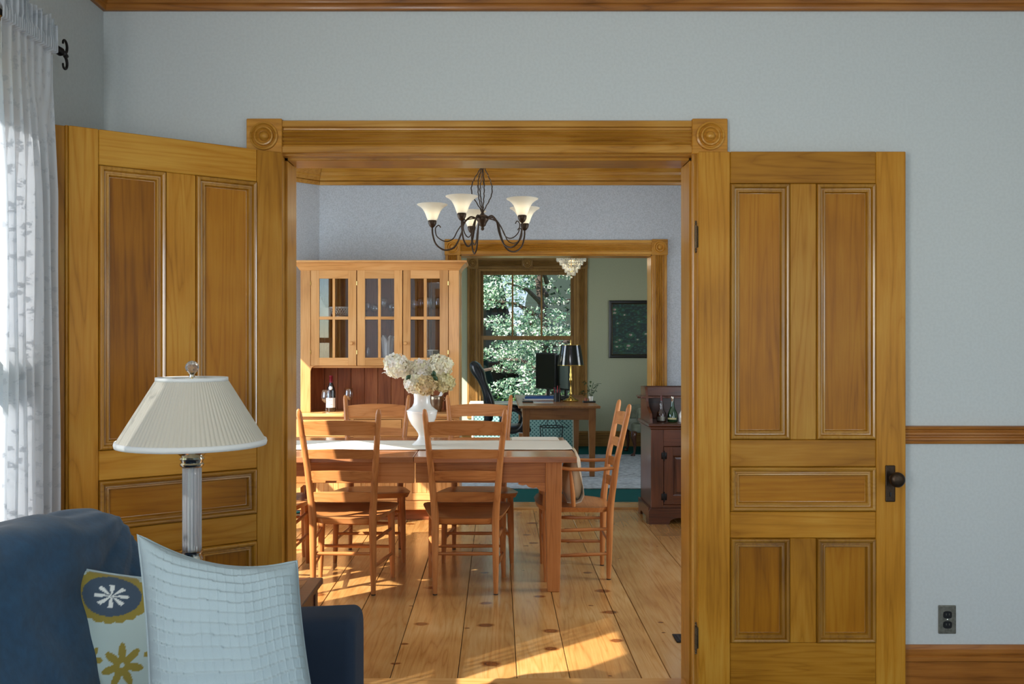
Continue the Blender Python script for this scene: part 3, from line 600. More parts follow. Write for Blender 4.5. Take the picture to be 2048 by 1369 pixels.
chair_at('shaded ladder-back chair at the near right of the table, back to the viewer', -.180, 5.275, math.radians(.5))
chair_at('ladder-back chair across the table at left, in front of the hutch and the wine bottle', -.834, 6.03, PI+math.radians(2))
chair_at('ladder-back chair across the table at right, in front of the study doorway', -.125, 6.03, PI)
ca = ladder_chair('ladder-back armchair at the right end of the table seen from its side', True, 'ladder-back armchairs at the table ends'); ca.location = (.487, 5.59, 0); ca.rotation_euler.z = PI/2
cb = copy_tree(ca); cb.location = (-1.42, 5.60, 0); cb.rotation_euler.z = -PI/2; cb['label'] = 'ladder-back armchair at the left end of the table, mostly hidden by the door frame'

# ---- table
TZ = .782; tx0, tx1, ty0, ty1 = -1.39, .451, 5.07, 6.13; xm = -.47
t = thing('dining_table', 'long cherry dining table with square legs and two top leaves', 'table', (xm, 5.6, 0))
def rel(o): o.location = (-xm, -5.6, 0); return o
for i, (a, c) in enumerate(((tx0, xm-.001), (xm+.001, tx1))):
    b = MB(); b.box(a, c, ty0, ty1, TZ-.034, TZ, .004, 2); rel(mk('table_leaf', b, wood('mahog', 'X'), t))
for y in (ty0+.075, ty1-.10):
    for a, c, dy in ((tx0+.09, xm-.004, .0), (xm+.004, tx1-.09, .012)):
        b = MB(); b.box(a, c, y+dy, y+dy+.025, TZ-.034-.125, TZ-.034, .002); rel(mk('apron', b, wood('cherry', 'X'), t))
for x in (tx0+.095, tx1-.12):
    b = MB(); b.box(x, x+.025, ty0+.08, ty1-.08, TZ-.159, TZ-.034, .002); rel(mk('apron', b, wood('cherry', 'Y'), t))
for x in (tx0+.08, tx1-.08-.094):
    for y in (ty0+.06, ty1-.06-.094):
        q = bmesh.new(); b = MB()
        P = [[V(x+.047+sx*h, y+.047+sy*h, z) for sx, sy in ((-1, -1), (1, -1), (1, 1), (-1, 1))] for z, h in ((0, .034), (.03, .036), (TZ-.16, .047), (TZ-.034, .047))]
        g = b.grid(P, closed_v=True); b.bm.faces.new(g[0][::-1]); b.bm.faces.new(g[-1]); bmesh.ops.bevel(b.bm, geom=b.bm.edges[:], offset=.003, segments=1, affect='EDGES')
        rel(mk('leg', b, wood('cherry', 'Z'), t))
def bracket(x, s, y):
    P = [(0, 0), (.155, 0), (.155, -.010), (.13, -.016), (.11, -.012), (.095, -.026), (.07, -.032), (.05, -.028), (.035, -.045), (0, -.055)]
    b = MB(); b.prism(P, y, y+.018, lambda u, v, t_: V(x+s*u, t_, TZ-.157+v)); rel(mk('corner_bracket', b, wood('cherry', 'X'), t))
for y in (ty0+.078, ty1-.098): bracket(tx1-.174, -1, y); bracket(tx0+.174, 1, y)
# runner with drops over both ends
def strip(name, prof, y0, y1, mat, label, cat, wob=.004, ny=14, th=.0015, parent=None, group=None):
    """cloth strip following prof (x,z) points, width along y"""
    P = []
    for i, (x, z) in enumerate(prof):
        row = []
        for j in range(ny+1):
            v = j/ny; y = y0+(y1-y0)*v; n_ = mnoise.noise(V(x*7, y*9, z*7)); row.append(V(x+n_*wob, y+.012*mnoise.noise(V(x*2, 3, z*4)), z+abs(n_)*wob*.35))
        P.append(row)
    b = MB(); b.grid(P, flip=True); o = mk(name, b, mat, parent, 2); m_ = o.modifiers.new('s', 'SOLIDIFY'); m_.thickness = th; m_.offset = 1
    return tag(o, label, cat, group)
pr = [(tx0-.075+.02*math.sin(k*1.1), .47+k*.03) for k in range(7)]+[(tx0-.035, .69), (tx0-.02, .74), (tx0-.010, .775), (tx0, TZ+.006)]
pr += [(tx0+(tx1-tx0)*k/36, TZ+.0035) for k in range(1, 36)]
pr += [(tx1, TZ+.006), (tx1+.012, .774), (tx1+.022, .74), (tx1+.030, .69), (tx1+.05, .62), (tx1+.066, .56), (tx1+.070, .51), (tx1+.052, .472), (tx1+.02, .462), (tx1-.03, .468)]
strip('table_runner', pr, 5.385, 5.885, M['runner'], 'off-white linen runner down the table with ends hanging onto the armchairs', 'table runner')
fo = bpy.data.objects['table_runner']
g_ = bmesh.new(); bmesh.ops.create_uvsphere(g_, u_segments=40, v_segments=28, radius=1)
for v in g_.verts:
    p = v.co; k = 1+.18*math.sin(p.y*6+p.z*2); v.co = V(tx1+.018+.05*p.x*k*(1.1-.25*p.z)+.010*p.z, 5.635+.235*sup(math.acos(max(-1, min(1, p.y))), .6), .60+.158*p.z+.006*math.sin(p.x*9))
b = MB(); b.add(g_); mk('hanging_fold', b, M['runner_lit'], fo, 2)
b = MB(); b.box(.10, .41, 5.915, 6.10, TZ+.001, TZ+.005, .0015); b.box(.105, .40, 5.92, 6.09, TZ+.005, TZ+.008, .0015); tag(mk('folded_napkin', b, M['runner']), 'flat folded white cloth on the far edge of the table', 'napkin')

# ---- vase and hydrangeas
VX, VY = -.468, 5.62
t = thing('pedestal_vase', 'white ceramic urn vase with a collar and pinched foot', 'vase', (VX, VY, TZ+.0065))
b = MB(); b.lathe([(.0005, 0), (.060, 0), (.062, .006), (.052, .014), (.030, .034), (.0225, .055), (.024, .07), (.040, .095), (.068, .13), (.086, .165), (.093, .195), (.0945, .212), (.089, .219), (.082, .224), (.062, .240), (.052, .262), (.050, .290), (.054, .325), (.057, .345), (.053, .345), (.047, .30), (.046, .27), (.05, .25), (.0005, .24)], seg=48, cap=False); mk('body', b, M['porc'], t, 1.0)
b = MB(); b.lathe([(.094, .205), (.0965, .209), (.0965, .214), (.092, .218)], seg=48, cap=False); mk('collar', b, M['porc'], t, 2)
def hydrangea(px, py, r, y, col, label, n=110, seed=1):
    X, Z = (px-994)/F*y, H-(py-688)/F*y; rs = np.random.RandomState(seed); root = thing('hydrangea', label, 'flower', (X, y, Z), group='dried hydrangeas in the white vase')
    b = MB(); tip = V(VX+(X-VX)*.12, VY+(y-VY)*.12, TZ+.325)-V(X, y, Z)
    b.tube([(0, 0, 0), (tip.x*.45+.0, tip.y*.45, tip.z*.4), tuple(tip), (tip.x+(VX-X)*.08, tip.y, tip.z-.05)], [.0022, .0025, .003, .003], 6); mk('stem', b, M['leaf'], root, 2)
    vs_, fs, cs = [], [], []
    for k in range(n):
        zz = 1-2*(k+.5)/n; a = k*2.39996; d = Vector((math.sqrt(1-zz*zz)*math.cos(a), math.sqrt(1-zz*zz)*math.sin(a), zz)); rr = r*(.80+.22*rs.rand()+.22*mnoise.noise(d*1.6+Vector((seed, 0, 0)))); c = d*rr; c.z *= .86
        d = (d+Vector(rs.normal(size=3)*.28)).normalized(); u = d.orthogonal().normalized(); u = Matrix.Rotation(rs.rand()*6.28, 3, d) @ u; v = d.cross(u); s = .0165*(.7+.6*rs.rand())
        cc = np.array(srgb(*col)); cc[:3] *= rs.uniform(.84, 1.06)*np.array([1, 1-.05*rs.rand(), 1-.22*rs.rand()])
        for q in range(4):
            e = u*math.cos(q*PI/2)+v*math.sin(q*PI/2); f = d.cross(e); i0 = len(vs_)
            vs_ += [c, c+e*s*.55-f*s*.5+d*s*.2, c+e*s*1.15-f*s*.22+d*s*.32, c+e*s*1.15+f*s*.22+d*s*.25, c+e*s*.55+f*s*.5+d*s*.2]; fs.append([i0, i0+1, i0+2, i0+3, i0+4])
            dk = cc.copy(); dk[:3] *= .85; cs += [dk, cc, cc, cc, cc]
    raw('florets', [tuple(p) for p in vs_], fs, M['vpetal'], root, np.clip(np.array(cs), 0, 1)); root_ = root
    q = MB(); q.lathe([(.0005, -r*.6), (r*.5, -r*.42), (r*.7, 0), (r*.5, r*.42), (.0005, r*.6)], seg=12, cap=False); mk('core', q, plain('petal_core', (200, 190, 165), .9) if 'petal_core' not in bpy.data.materials else bpy.data.materials['petal_core'], root, 2)
    return root
cr, tn, gn = (252, 248, 238), (226, 204, 162), (232, 224, 184)
for a in [(795, 733, .083, 5.60, cr, 'cream hydrangea leaning out farthest left of the bunch', 130), (828, 743, .068, 5.70, cr, 'cream hydrangea at the back between the left and middle blooms', 100),
          (845, 742, .082, 5.62, cr, 'white hydrangea at the top middle of the bunch', 120), (880, 733, .080, 5.60, (250, 246, 226), 'greenish white hydrangea standing highest at the right', 120),
          (830, 768, .062, 5.55, cr, 'white hydrangea drooping over the left rim of the vase', 100), (852, 771, .066, 5.52, tn, 'tan dried hydrangea low in the centre of the bunch', 110),
          (888, 765, .064, 5.60, gn, 'yellowish hydrangea hanging lowest at the right', 100), (866, 757, .055, 5.66, gn, 'pale hydrangea behind the tan one', 80)]:
    hydrangea(*a[:6], n=a[6], seed=int(a[0]))
for px, py, y, r, lb in ((817, 755, 5.50, 40, 'small dark green leaf left of the middle blooms'), (868, 748, 5.49, -10, 'long green leaf upright between the blooms'), (871, 757, 5.48, -50, 'dark green leaf folded at the right of the tan bloom')):
    X, Z = (px-994)/F*y, H-(py-688)/F*y; P = []
    for i in range(7):
        u = i/6; wv = .014*math.sin(PI*min(1, u*1.02+.02)); P.append([V(-wv, .003, .045*(u-.5)), V(0, -.003, .045*(u-.5)), V(wv, .003, .045*(u-.5))])
    b = MB(); b.grid(P); o = mk('hydrangea_leaf', b, M['leaf'], None, 2, (X, y, Z), (.2, math.radians(r), .3)); m_ = o.modifiers.new('s', 'SOLIDIFY'); m_.thickness = .0012
    tag(o, lb, 'leaf', 'leaves among the hydrangeas')

# ---- hutch
yb, yu, yw = 7.20, 7.34, 7.665
hx0, hx1 = -1.602, -.310
t = thing('hutch_cabinet', 'tall cherry hutch with three glazed doors over an open niche', 'cabinet', ((hx0+hx1)/2, yw, 0))
def hp(nm, a, ax, par=t, kind='cab', bev=.002, mat=None):
    b = MB(); b.box(*a, bev); o = mk(nm, b, mat or wood(kind, ax), par)
    o.location = (-(hx0+hx1)/2, -yw, 0) if par == t else (0, 0, 0); return o
def zz_(py, y): return H-(py-688)/F*y
def xx_(px, y): return (px-994)/F*y
zc0, zc1, zdoor, zct = zz_(540.5, yu), zz_(523, yu-.05), zz_(732, yu), .86
hp('side_panel', (hx0, hx0+.02, yu+.02, yw, zct, zc0), 'Z'); hp('side_panel', (hx1-.02, hx1, yu+.02, yw, zct, zc0), 'Z')
hp('top_panel', (hx0, hx1, yu, yw, zc0-.0, zc0+.02), 'X'); hp('niche_ceiling', (hx0+.02, hx1-.02, yu+.02, yw-.02, zdoor-.018, zdoor), 'X')
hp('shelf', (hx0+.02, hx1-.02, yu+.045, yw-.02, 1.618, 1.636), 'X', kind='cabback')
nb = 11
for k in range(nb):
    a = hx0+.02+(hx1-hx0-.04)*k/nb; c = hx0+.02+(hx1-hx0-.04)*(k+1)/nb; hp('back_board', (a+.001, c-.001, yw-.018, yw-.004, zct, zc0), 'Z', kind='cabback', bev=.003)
xl = [xx_(p, yu) for p in (601, 621, 897, 918)]
hp('face_stile', (xl[0], xl[1], yu, yu+.02, zct, zc0), 'Z'); hp('face_stile', (xl[2], xl[3], yu, yu+.02, zct, zc0), 'Z')
for xa, s in ((xl[1], 1), (xl[2], -1)):   # rounded shoulders of the niche
    P = [(0, 0)]+[(.045-.045*math.sin(a), -.045+.045*math.cos(a)) for a in [PI/2*k/8 for k in range(9)]]
    b = MB(); b.prism([(u, v) for u, v in P], yu, yu+.02, lambda u, v, tt, xa=xa, s=s: V(xa+s*u, tt, zdoor+v)); o = mk('shoulder', b, wood('cab', 'Z'), t); o.location = (-(hx0+hx1)/2, -yw, 0)
# cornice, mitred round front and sides
cp = [(0, 0), (.006, .004), (.012, .012), (.020, .026), (.036, .044), (.050, .054), (.058, .060), (.066, .062), (.066, .078), (0, .078)]
P = []
for d, z in cp: P.append([V(hx0-d, yw, zc0-.004+z), V(hx0-d, yu-d, zc0-.004+z), V(hx1+d, yu-d, zc0-.004+z), V(hx1+d, yw, zc0-.004+z)])
b = MB(); g = b.grid(P); 
for r0 in (0, 3): b.bm.faces.new([row[r0] for row in g])
o = mk('cornice', b, wood('cab', 'X'), t, .6); o.location = (-(hx0+hx1)/2, -yw, 0)
HC = V((hx0+hx1)/2, yw, 0)
# glazed doors
for i, (p0, p1, g0, g1, g2, g3, kx) in enumerate(((621.4, 713, 638.5, 665, 670, 696.5, 703), (714, 805, 730, 756, 761.5, 788.5, None), (806, 896.6, 821, 847.5, 853.5, 879.5, 811.5))):
    d = bpy.data.objects.new('door', None); COL.objects.link(d); d.parent = t; d.location = -HC
    X = [xx_(p, yu-.004) for p in (p0, g0, g1, g2, g3, p1)]; Zt, Z1, Z2, Z3, Z4, Zb = [zz_(p, yu-.004) for p in (541, 557.5, 633.5, 639.6, 716, 731.7)]
    ya, ye = yu-.006, yu+.016
    def dp(nm, a, ax): b = MB(); b.box(*a, .0015); return mk(nm, b, wood('cab', ax), d)
    dp('stile', (X[0]+.0015, X[1], ya, ye, Zb, Zt), 'Z'); dp('stile', (X[4], X[5]-.0015, ya, ye, Zb, Zt), 'Z')
    dp('rail', (X[1], X[4], ya, ye, Z1, Zt), 'X'); dp('rail', (X[1], X[4], ya, ye, Zb, Z4), 'X')
    dp('muntin', (X[2], X[3], ya+.003, ye-.003, Z4, Z1), 'Z'); dp('muntin', (X[1], X[2], ya+.003, ye-.003, Z3, Z2), 'X'); dp('muntin', (X[3], X[4], ya+.003, ye-.003, Z3, Z2), 'X')
    for xa, xb in ((X[1], X[2]), (X[3], X[4])):
        for za, zb in ((Z4, Z3), (Z2, Z1)):
            b = MB(); b.box(xa-.002, xb+.002, ya+.010, ya+.012, za-.002, zb+.002); mk('pane', b, M['cabglass'], d)
    if kx:
        b = MB(); b.lathe([(.006, 0), (.006, -.008), (.013, -.014), (.016, -.021), (.013, -.028), (.0005, -.030)], (xx_(kx, ya), ya, zz_(687, ya)), 16, 'Y'); mk('knob', b, wood('cab', 'X'), d, 1)
    for hz in (zz_(567, yu), zz_(705, yu)):
        hxp = X[0] if i == 0 else X[5] if i == 2 else X[0]
        b = MB(); b.tube([(hxp, ya-.002, hz-.016), (hxp, ya-.002, hz+.016)], .004, 8); mk('hinge', b, M['brass'], d)
# base
bx0, bx1 = hx0-.005, xx_(919, yb)
hp('counter', (bx0-.02, bx1+.012, yb-.02, yw, zct-.025, zct), 'X', bev=.004)
hp('base_side', (bx0, bx0+.02, yb+.02, yw, .09, zct-.025), 'Z'); hp('base_side', (bx1-.02, bx1, yb+.02, yw, .09, zct-.025), 'Z')
hp('base_bottom', (bx0, bx1, yb+.02, yw, .09, .11), 'X'); hp('base_back', (bx0, bx1, yw-.02, yw-.004, .09, zct-.025), 'X')
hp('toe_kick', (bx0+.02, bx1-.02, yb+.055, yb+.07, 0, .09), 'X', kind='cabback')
hp('bottom_rail', (bx0, bx1, yb, yb+.02, .09, .165), 'X'); hp('rail', (bx0, bx1, yb, yb+.02, zct-.045, zct-.025), 'X'); hp('rail', (bx0, bx1, yb, yb+.02, .655, .675), 'X')
bw = (bx1-bx0-.05*2-.03*2)/3
for k in range(3):
    xa = bx0+.05+k*(bw+.03); xb = xa+bw
    hp('stile', (xa-(.05 if k == 0 else .03), xa, yb, yb+.02, .165, zct-.045), 'Z')
    if k == 2: hp('stile', (xb, xb+.05, yb, yb+.02, .165, zct-.045), 'Z')
    o = hp('drawer', (xa+.002, xb-.002, yb-.006, yb+.018, .678, zct-.048), 'X')
    b = MB(); b.lathe([(.006, 0), (.006, -.008), (.013, -.014), (.016, -.021), (.013, -.028), (.0005, -.030)], ((xa+xb)/2, yb-.006, .745), 14, 'Y'); mk('knob', b, wood('cab', 'X'), o, 1)
    d = bpy.data.objects.new('door', None); COL.objects.link(d); d.parent = t; d.location = -HC
    for a, ax in (((xa+.002, xa+.055, yb-.006, yb+.016, .168, .653), 'Z'), ((xb-.055, xb-.002, yb-.006, yb+.016, .168, .653), 'Z'), ((xa+.055, xb-.055, yb-.006, yb+.016, .6, .653), 'X'), ((xa+.055, xb-.055, yb-.006, yb+.016, .168, .225), 'X')):
        b = MB(); b.box(*a, .0015); mk('door_frame', b, wood('cab', ax), d)
    nbd = 7
    for j in range(nbd):
        u0 = xa+.055+(xb-xa-.11)*j/nbd; u1 = xa+.055+(xb-xa-.11)*(j+1)/nbd; b = MB(); b.box(u0, u1, yb+.001, yb+.010, .225, .6, .003); mk('bead_board', b, wood('cab', 'Z'), d)
    b = MB(); b.lathe([(.006, 0), (.006, -.008), (.013, -.014), (.016, -.021), (.013, -.028), (.0005, -.030)], (xb-.028, yb-.006, .5), 14, 'Y'); mk('knob', b, wood('cab', 'X'), d, 1)

# ---- glassware and china
def goblet(x, y, z, h, r, label, grp, mat=None, parts=True):
    t = thing('wine_glass', label, 'glass', (x, y, z), group=grp); m = mat or M['crystal']
    b = MB(); b.lathe([(.0005, h*.42), (r*.45, h*.45), (r*.85, h*.55), (r, h*.70), (r*.93, h*.86), (r*.80, h), (r*.76, h), (r*.90, h*.85), (r*.96, h*.70), (r*.82, h*.57), (r*.4, h*.475), (.0005, h*.45)], seg=24, cap=False); mk('bowl', b, m, t, 2)
    b = MB(); b.lathe([(.003, h*.43), (.0028, h*.2), (.0035, h*.06), (.008, .004)], seg=10); mk('stem', b, m, t, 2)
    b = MB(); b.lathe([(.0005, .005), (.008, .004), (r*.7, .0022), (r*.82, .0005), (.0005, 0)], seg=24, cap=False); mk('foot', b, m, t, 2); return t
g1 = goblet(xx_(652, 7.30), 7.30, zct, .185, .040, 'clear wine glass on the hutch counter, left of the wine bottle', 'wine glasses on the hutch counter')
goblet(xx_(697, 7.50), 7.50, zct, .19, .042, 'clear wine glass on the hutch counter, right of the wine bottle', 'wine glasses on the hutch counter')
zs = 1.636; grp = 'crystal goblets on the hutch shelf'
for k, (px, y, h, lb) in enumerate([(733, 7.45, .125, 'short cut goblet leftmost behind the middle hutch door'), (746, 7.52, .115, 'short cut goblet second from left behind the middle hutch door'), (750, 7.42, .10, 'lowest cut goblet behind the middle hutch door'), (768, 7.47, .165, 'tall cut goblet behind the right pane of the middle hutch door'), (783, 7.53, .12, 'cut goblet at the right edge of the middle hutch door'),
                                    (830, 7.44, .15, 'cut goblet leftmost behind the right hutch door'), (841, 7.52, .17, 'tall goblet second from left behind the right hutch door'), (859, 7.45, .17, 'tall goblet left in the last upper pane'), (868, 7.54, .165, 'tall goblet behind the middle of the last upper pane'), (877, 7.44, .17, 'tall goblet rightmost on the hutch shelf')]):
    goblet(xx_(px, y), y, zs, h, .034, lb, grp)
zd = zdoor
goblet(xx_(736, 7.44), 7.44, zd, .155, .018, 'slender clear flute behind the lower middle hutch door', None)
t = thing('covered_box', 'white ceramic covered dish at the left end of the upper hutch shelf', 'dish', (xx_(647, 7.5), 7.5, zs))
b = MB(); b.box(-.075, .075, -.06, .06, 0, .085, .006, 2); mk('body', b, M['porc'], t); b = MB(); b.lathe([(.0005, .085), (.052, .085), (.045, .10), (.03, .12), (.018, .145), (.010, .16), (.012, .17), (.009, .178), (.0005, .18)], (-.03, 0, 0), 20, cap=False); mk('lid', b, M['porc'], t, 2)
t = thing('lattice_bowl', 'white openwork lattice bowl on the upper hutch shelf', 'bowl', (xx_(681, 7.48), 7.48, zs))
b = MB(); b.lathe([(.0005, 0), (.05, 0), (.055, .012), (.05, .016), (.0005, .014)], seg=32, cap=False); mk('base', b, M['porc'], t, 2)
b = MB(); ring = lambda r, z, rr: b.tube([(r*math.cos(2*PI*k/40), r*math.sin(2*PI*k/40), z) for k in range(41)], rr, 6)
ring(.105, .085, .004); mk('rim', b, M['porc'], t, 2)
b = MB()
for k in range(26):
    for s in (-1, 1): b.tube([((.052+(.105-.052)*u**.7)*math.cos(2*PI*k/26+s*.5*u), (.052+(.105-.052)*u**.7)*math.sin(2*PI*k/26+s*.5*u), .012+.073*u) for u in (0, .33, .66, 1)], .0028, 5)
mk('lattice', b, M['porc'], t, 2)
t = thing('ruffled_vase', 'white pleated vase with a scalloped rim in the hutch', 'vase', (xx_(775, 7.5), 7.5, zd))
b = MB(); nseg = 48; P = []
for r, z, e in [(.0005, 0, 0), (.042, 0, 0), (.04, .012, 0), (.034, .03, .02), (.04, .08, .04), (.043, .13, .04), (.046, .18, .05), (.053, .22, .06), (.062, .235, .08), (.057, .235, .08), (.04, .18, .05), (.03, .05, 0)]:
    P.append([V(r*(1+e*math.cos(12*a))*math.cos(a), r*(1+e*math.cos(12*a))*math.sin(a), z+(.016*math.cos(6*a) if z > .23 else 0)) for a in [2*PI*k/nseg for k in range(nseg)]])
b.grid(P, closed_v=True); mk('body', b, M['porc'], t, 2)
for px, y, lb in ((733, 7.42, 'small brass candle holder, left of the pair in the hutch'), (741, 7.44, 'small brass candle holder with a curled top, right of the pair in the hutch')):
    b = MB(); b.lathe([(.0005, 0), (.016, 0), (.015, .005), (.005, .009), (.004, .04), (.008, .046), (.011, .06), (.008, .062), (.0005, .05)], seg=14, cap=False); tag(mk('candle_holder', b, M['brass'], None, 1, (xx_(px, y), y, zd)), lb, 'candle holder', 'small brass candle holders in the hutch')
for px, y, r, lb in ((768, 7.40, .036, 'low cut crystal dish in front of the ruffled vase'), (688, 7.46, .05, 'clear cut bowl behind the lower right pane of the left hutch door'), (832, 7.44, .045, 'clear cut dish behind the lower left pane of the right hutch door')):
    b = MB(); b.lathe([(.0005, 0), (r*.6, 0), (r*.62, .006), (r*.8, .018), (r*1.05, .04), (r, .04), (r*.75, .02), (.0005, .01)], seg=24, cap=False, wave=lambda a, i: 1+.05*math.cos(12*a)); tag(mk('crystal_dish', b, M['crystal'], None, 2, (xx_(px, y), y, zd)), lb, 'dish', 'cut crystal dishes in the hutch')
b = MB(); b.lathe([(.0005, 0), (.02, 0), (.026, .01), (.024, .022), (.016, .03), (.02, .036), (.012, .046), (.0005, .05)], seg=20, cap=False); tag(mk('china_figurine', b, M['porc'], None, 1, (xx_(656, 7.42), 7.42, zd)), 'small white china ornament low in the left hutch door', 'ornament')
for k in range(3):
    b = MB(); b.lathe([(.0005, 0), (.04, 0), (.06, .006), (.085, .012), (.085, .015), (.055, .010), (.0005, .006)], seg=32, cap=False)
    tag(mk('saucer', b, M['porc'], None, 2, (xx_(866, 7.47), 7.47, zd+.0135*k)), ['white plate at the bottom of the stack under the mug', 'white plate in the middle of the stack under the mug', 'white plate on top of the stack under the mug'][k], 'plate', 'white plates stacked in the hutch')
t = thing('patterned_mug', 'white mug with a broad dark band standing on stacked plates', 'mug', (xx_(866, 7.47), 7.47, zd+.045))
b = MB(); b.lathe([(.0005, 0), (.032, 0), (.042, .012), (.046, .05), (.048, .085), (.0455, .085), (.042, .04), (.0005, .01)], seg=32, cap=False); mk('cup', b, M['porc'], t, 2)
b = MB(); b.lathe([(.0435, .018), (.0462, .03), (.0478, .074), (.0470, .078)], seg=32, cap=False); mk('band', b, plain('mug_band', (44, 50, 58), .3), t, 2)['label'] = 'dark patterned band'
b = MB(); b.tube([(-.0, -.046, .07), (.0, -.066, .072), (.0, -.074, .05), (.0, -.064, .03), (0, -.044, .022)], .0045, 8); mk('handle', b, M['porc'], t, 2)
# counter things
t = thing('wine_bottle', 'dark red wine bottle with a red foil cap and white label on the hutch counter', 'bottle', (xx_(662, 7.42), 7.42, zct))
b = MB(); b.lathe([(.0005, .004), (.034, 0), (.038, .005), (.0385, .10), (.038, .165), (.033, .195), (.020, .222), (.0145, .24), (.0135, .292), (.0005, .295)], seg=28, cap=False); mk('body', b, plain('dark_bottle_glass', (16, 14, 18), .08, coat=1), t, 1)
b = MB(); b.lathe([(.0148, .238), (.0152, .245), (.0148, .285), (.0165, .288), (.0165, .297), (.0005, .299)], seg=20, cap=False); mk('foil_cap', b, plain('red_foil', (120, 18, 34), .3, .3), t, 1)
b = MB(); arc = [(-PI/2-1.25+2.5*k/14) for k in range(15)]; b.grid([[V(.0392*math.cos(a), .0392*math.sin(a), z) for z in (.035, .115)] for a in arc]); o = mk('label', b, plain('paper_label', (222, 220, 212), .7), t, 2); 
for z0_, w_ in ((.092, .6), (.082, .45), (.06, .7), (.05, .5)):
    b = MB(); b.grid([[V(.0396*math.cos(a), .0396*math.sin(a), z) for z in (z0_, z0_+.003)] for a in [-PI/2-w_*.6+w_*1.2*k/6 for k in range(7)]]); mk('printed_line', b, plain('label_ink', (90, 70, 70), .8), o, 2)
b = MB(); b.grid([[V(.0345*math.cos(a), .0345*math.sin(a), z)*1.0 for z in (.175, .19)] for a in [-PI/2-.5+1.0*k/6 for k in range(7)]]); 
b = MB(); b.lathe([(.0005, -.003), (.016, -.003), (.016, 0), (.0005, .001)], (.004, -.034, .196), 18, 'Y', cap=False); b.xf(Matrix.Translation((0, 0, 0))); mk('neck_seal', b, bpy.data.materials['paper_label'], t, 2)
t = thing('ice_bucket', 'small polished metal bucket with a white tag at the right of the hutch counter', 'bucket', (xx_(872, 7.42), 7.42, zct))
b = MB(); b.lathe([(.0005, 0), (.042, 0), (.044, .004), (.055, .06), (.058, .10), (.061, .128), (.059, .13), (.054, .10), (.04, .01), (.0005, .008)], seg=32, cap=False); mk('body', b, plain('dull_pewter', (150, 132, 110), .25, .9), t, 1)
for s in (-1, 1):
    b = MB(); b.tube([(s*.058, 0, .115), (s*.074, 0, .118), (s*.078, 0, .10), (s*.070, 0, .088), (s*.057, 0, .09)], .004, 8); mk('handle', b, M['silver'], t, 2)
b = MB(); b.box(-.012, .012, -.001, .001, 0, .05); b.xf(Matrix.Translation((.03, -.03, .12)) @ Matrix.Rotation(.5, 4, 'Y')); mk('tag', b, M['porc'], t)

# ---- dark washstand at the right
wx0, wx1, wy0, wy1 = 1.213, 2.12, 7.09, 7.60
t = thing('washstand', 'dark antique washstand with panelled doors and a curved shelf gallery', 'cabinet', (1.65, 7.35, 0))
def wp(nm, a, ax, par=None, bev=.003, mat=None):
    b = MB(); b.box(*a, bev); o = mk(nm, b, mat or wood('dark', ax), par or t)
    if not par: o.location = (-1.65, -7.35, 0)
    return o
wz = .79
wp('side_panel', (wx0, wx0+.022, wy0+.02, wy1, .12, wz-.03), 'Z'); wp('side_panel', (wx1-.022, wx1, wy0+.02, wy1, .12, wz-.03), 'Z'); wp('back_panel', (wx0, wx1, wy1-.015, wy1, .12, wz-.03), 'X')
wp('top', (wx0-.025, wx1+.025, wy0-.03, wy1+.01, wz-.022, wz), 'X', bev=.006); wp('top_moulding', (wx0-.012, wx1+.012, wy0-.015, wy1, wz-.045, wz-.022), 'X', bev=.008)
wp('stile', (wx0, wx0+.10, wy0, wy0+.022, .12, wz-.045), 'Z'); wp('stile', (wx1-.10, wx1, wy0, wy0+.022, .12, wz-.045), 'Z'); wp('rail', (wx0+.10, wx1-.10, wy0, wy0+.022, wz-.18, wz-.045), 'X'); wp('rail', (wx0+.10, wx1-.10, wy0, wy0+.022, .12, .15), 'X')
wp('bottom', (wx0, wx1, wy0, wy1, .115, .13), 'X')
xmid = (wx0+wx1)/2
for xa, xb, hs_ in ((wx0+.103, xmid-.002, -1), (xmid+.002, wx1-.103, 1)):
    d = bpy.data.objects.new('door', None); COL.objects.link(d); d.parent = t; d.location = (-1.65, -7.35, 0)
    z0_, z1_ = .153, wz-.183
    for a, ax in (((xa, xa+.07, z0_, z1_), 'Z'), ((xb-.07, xb, z0_, z1_), 'Z'), ((xa+.07, xb-.07, z1_-.07, z1_), 'X'), ((xa+.07, xb-.07, z0_, z0_+.07), 'X')):
        b = MB(); b.box(a[0], a[1], wy0-.004, wy0+.018, a[2], a[3], .002); mk('door_frame', b, wood('dark', ax), d)
    b = MB(); b.frame(xa+.07, xb-.07, z0_+.07, z1_-.07, [(0, .0), (.008, .004), (.014, .012), (.03, .006)], wy0-.002); mk('panel_moulding', b, wood('dark', 'Z'), d, .5)
    b = MB(); b.box(xa+.095, xb-.095, wy0+.004, wy0+.012, z0_+.095, z1_-.095, .004); mk('panel', b, wood('dark', 'Z'), d)
    for hz in (z0_+.06, z1_-.07):
        hxp = xa if hs_ < 0 else xb; b = MB(); b.tube([(hxp, wy0-.007, hz-.03), (hxp, wy0-.007, hz+.03)], .005, 8); b.box(hxp-.022, hxp+.022, wy0-.006, wy0-.003, hz-.026, hz+.026, .002)
        for k in (-.036, .036): b.lathe([(.0005, -.006), (.005, -.003), (.006, 0), (.005, .003), (.0005, .006)], (hxp, wy0-.007, hz+k), 8, cap=False)
        mk('hinge', b, M['iron'], d, 1)['label'] = 'black iron butt hinge'
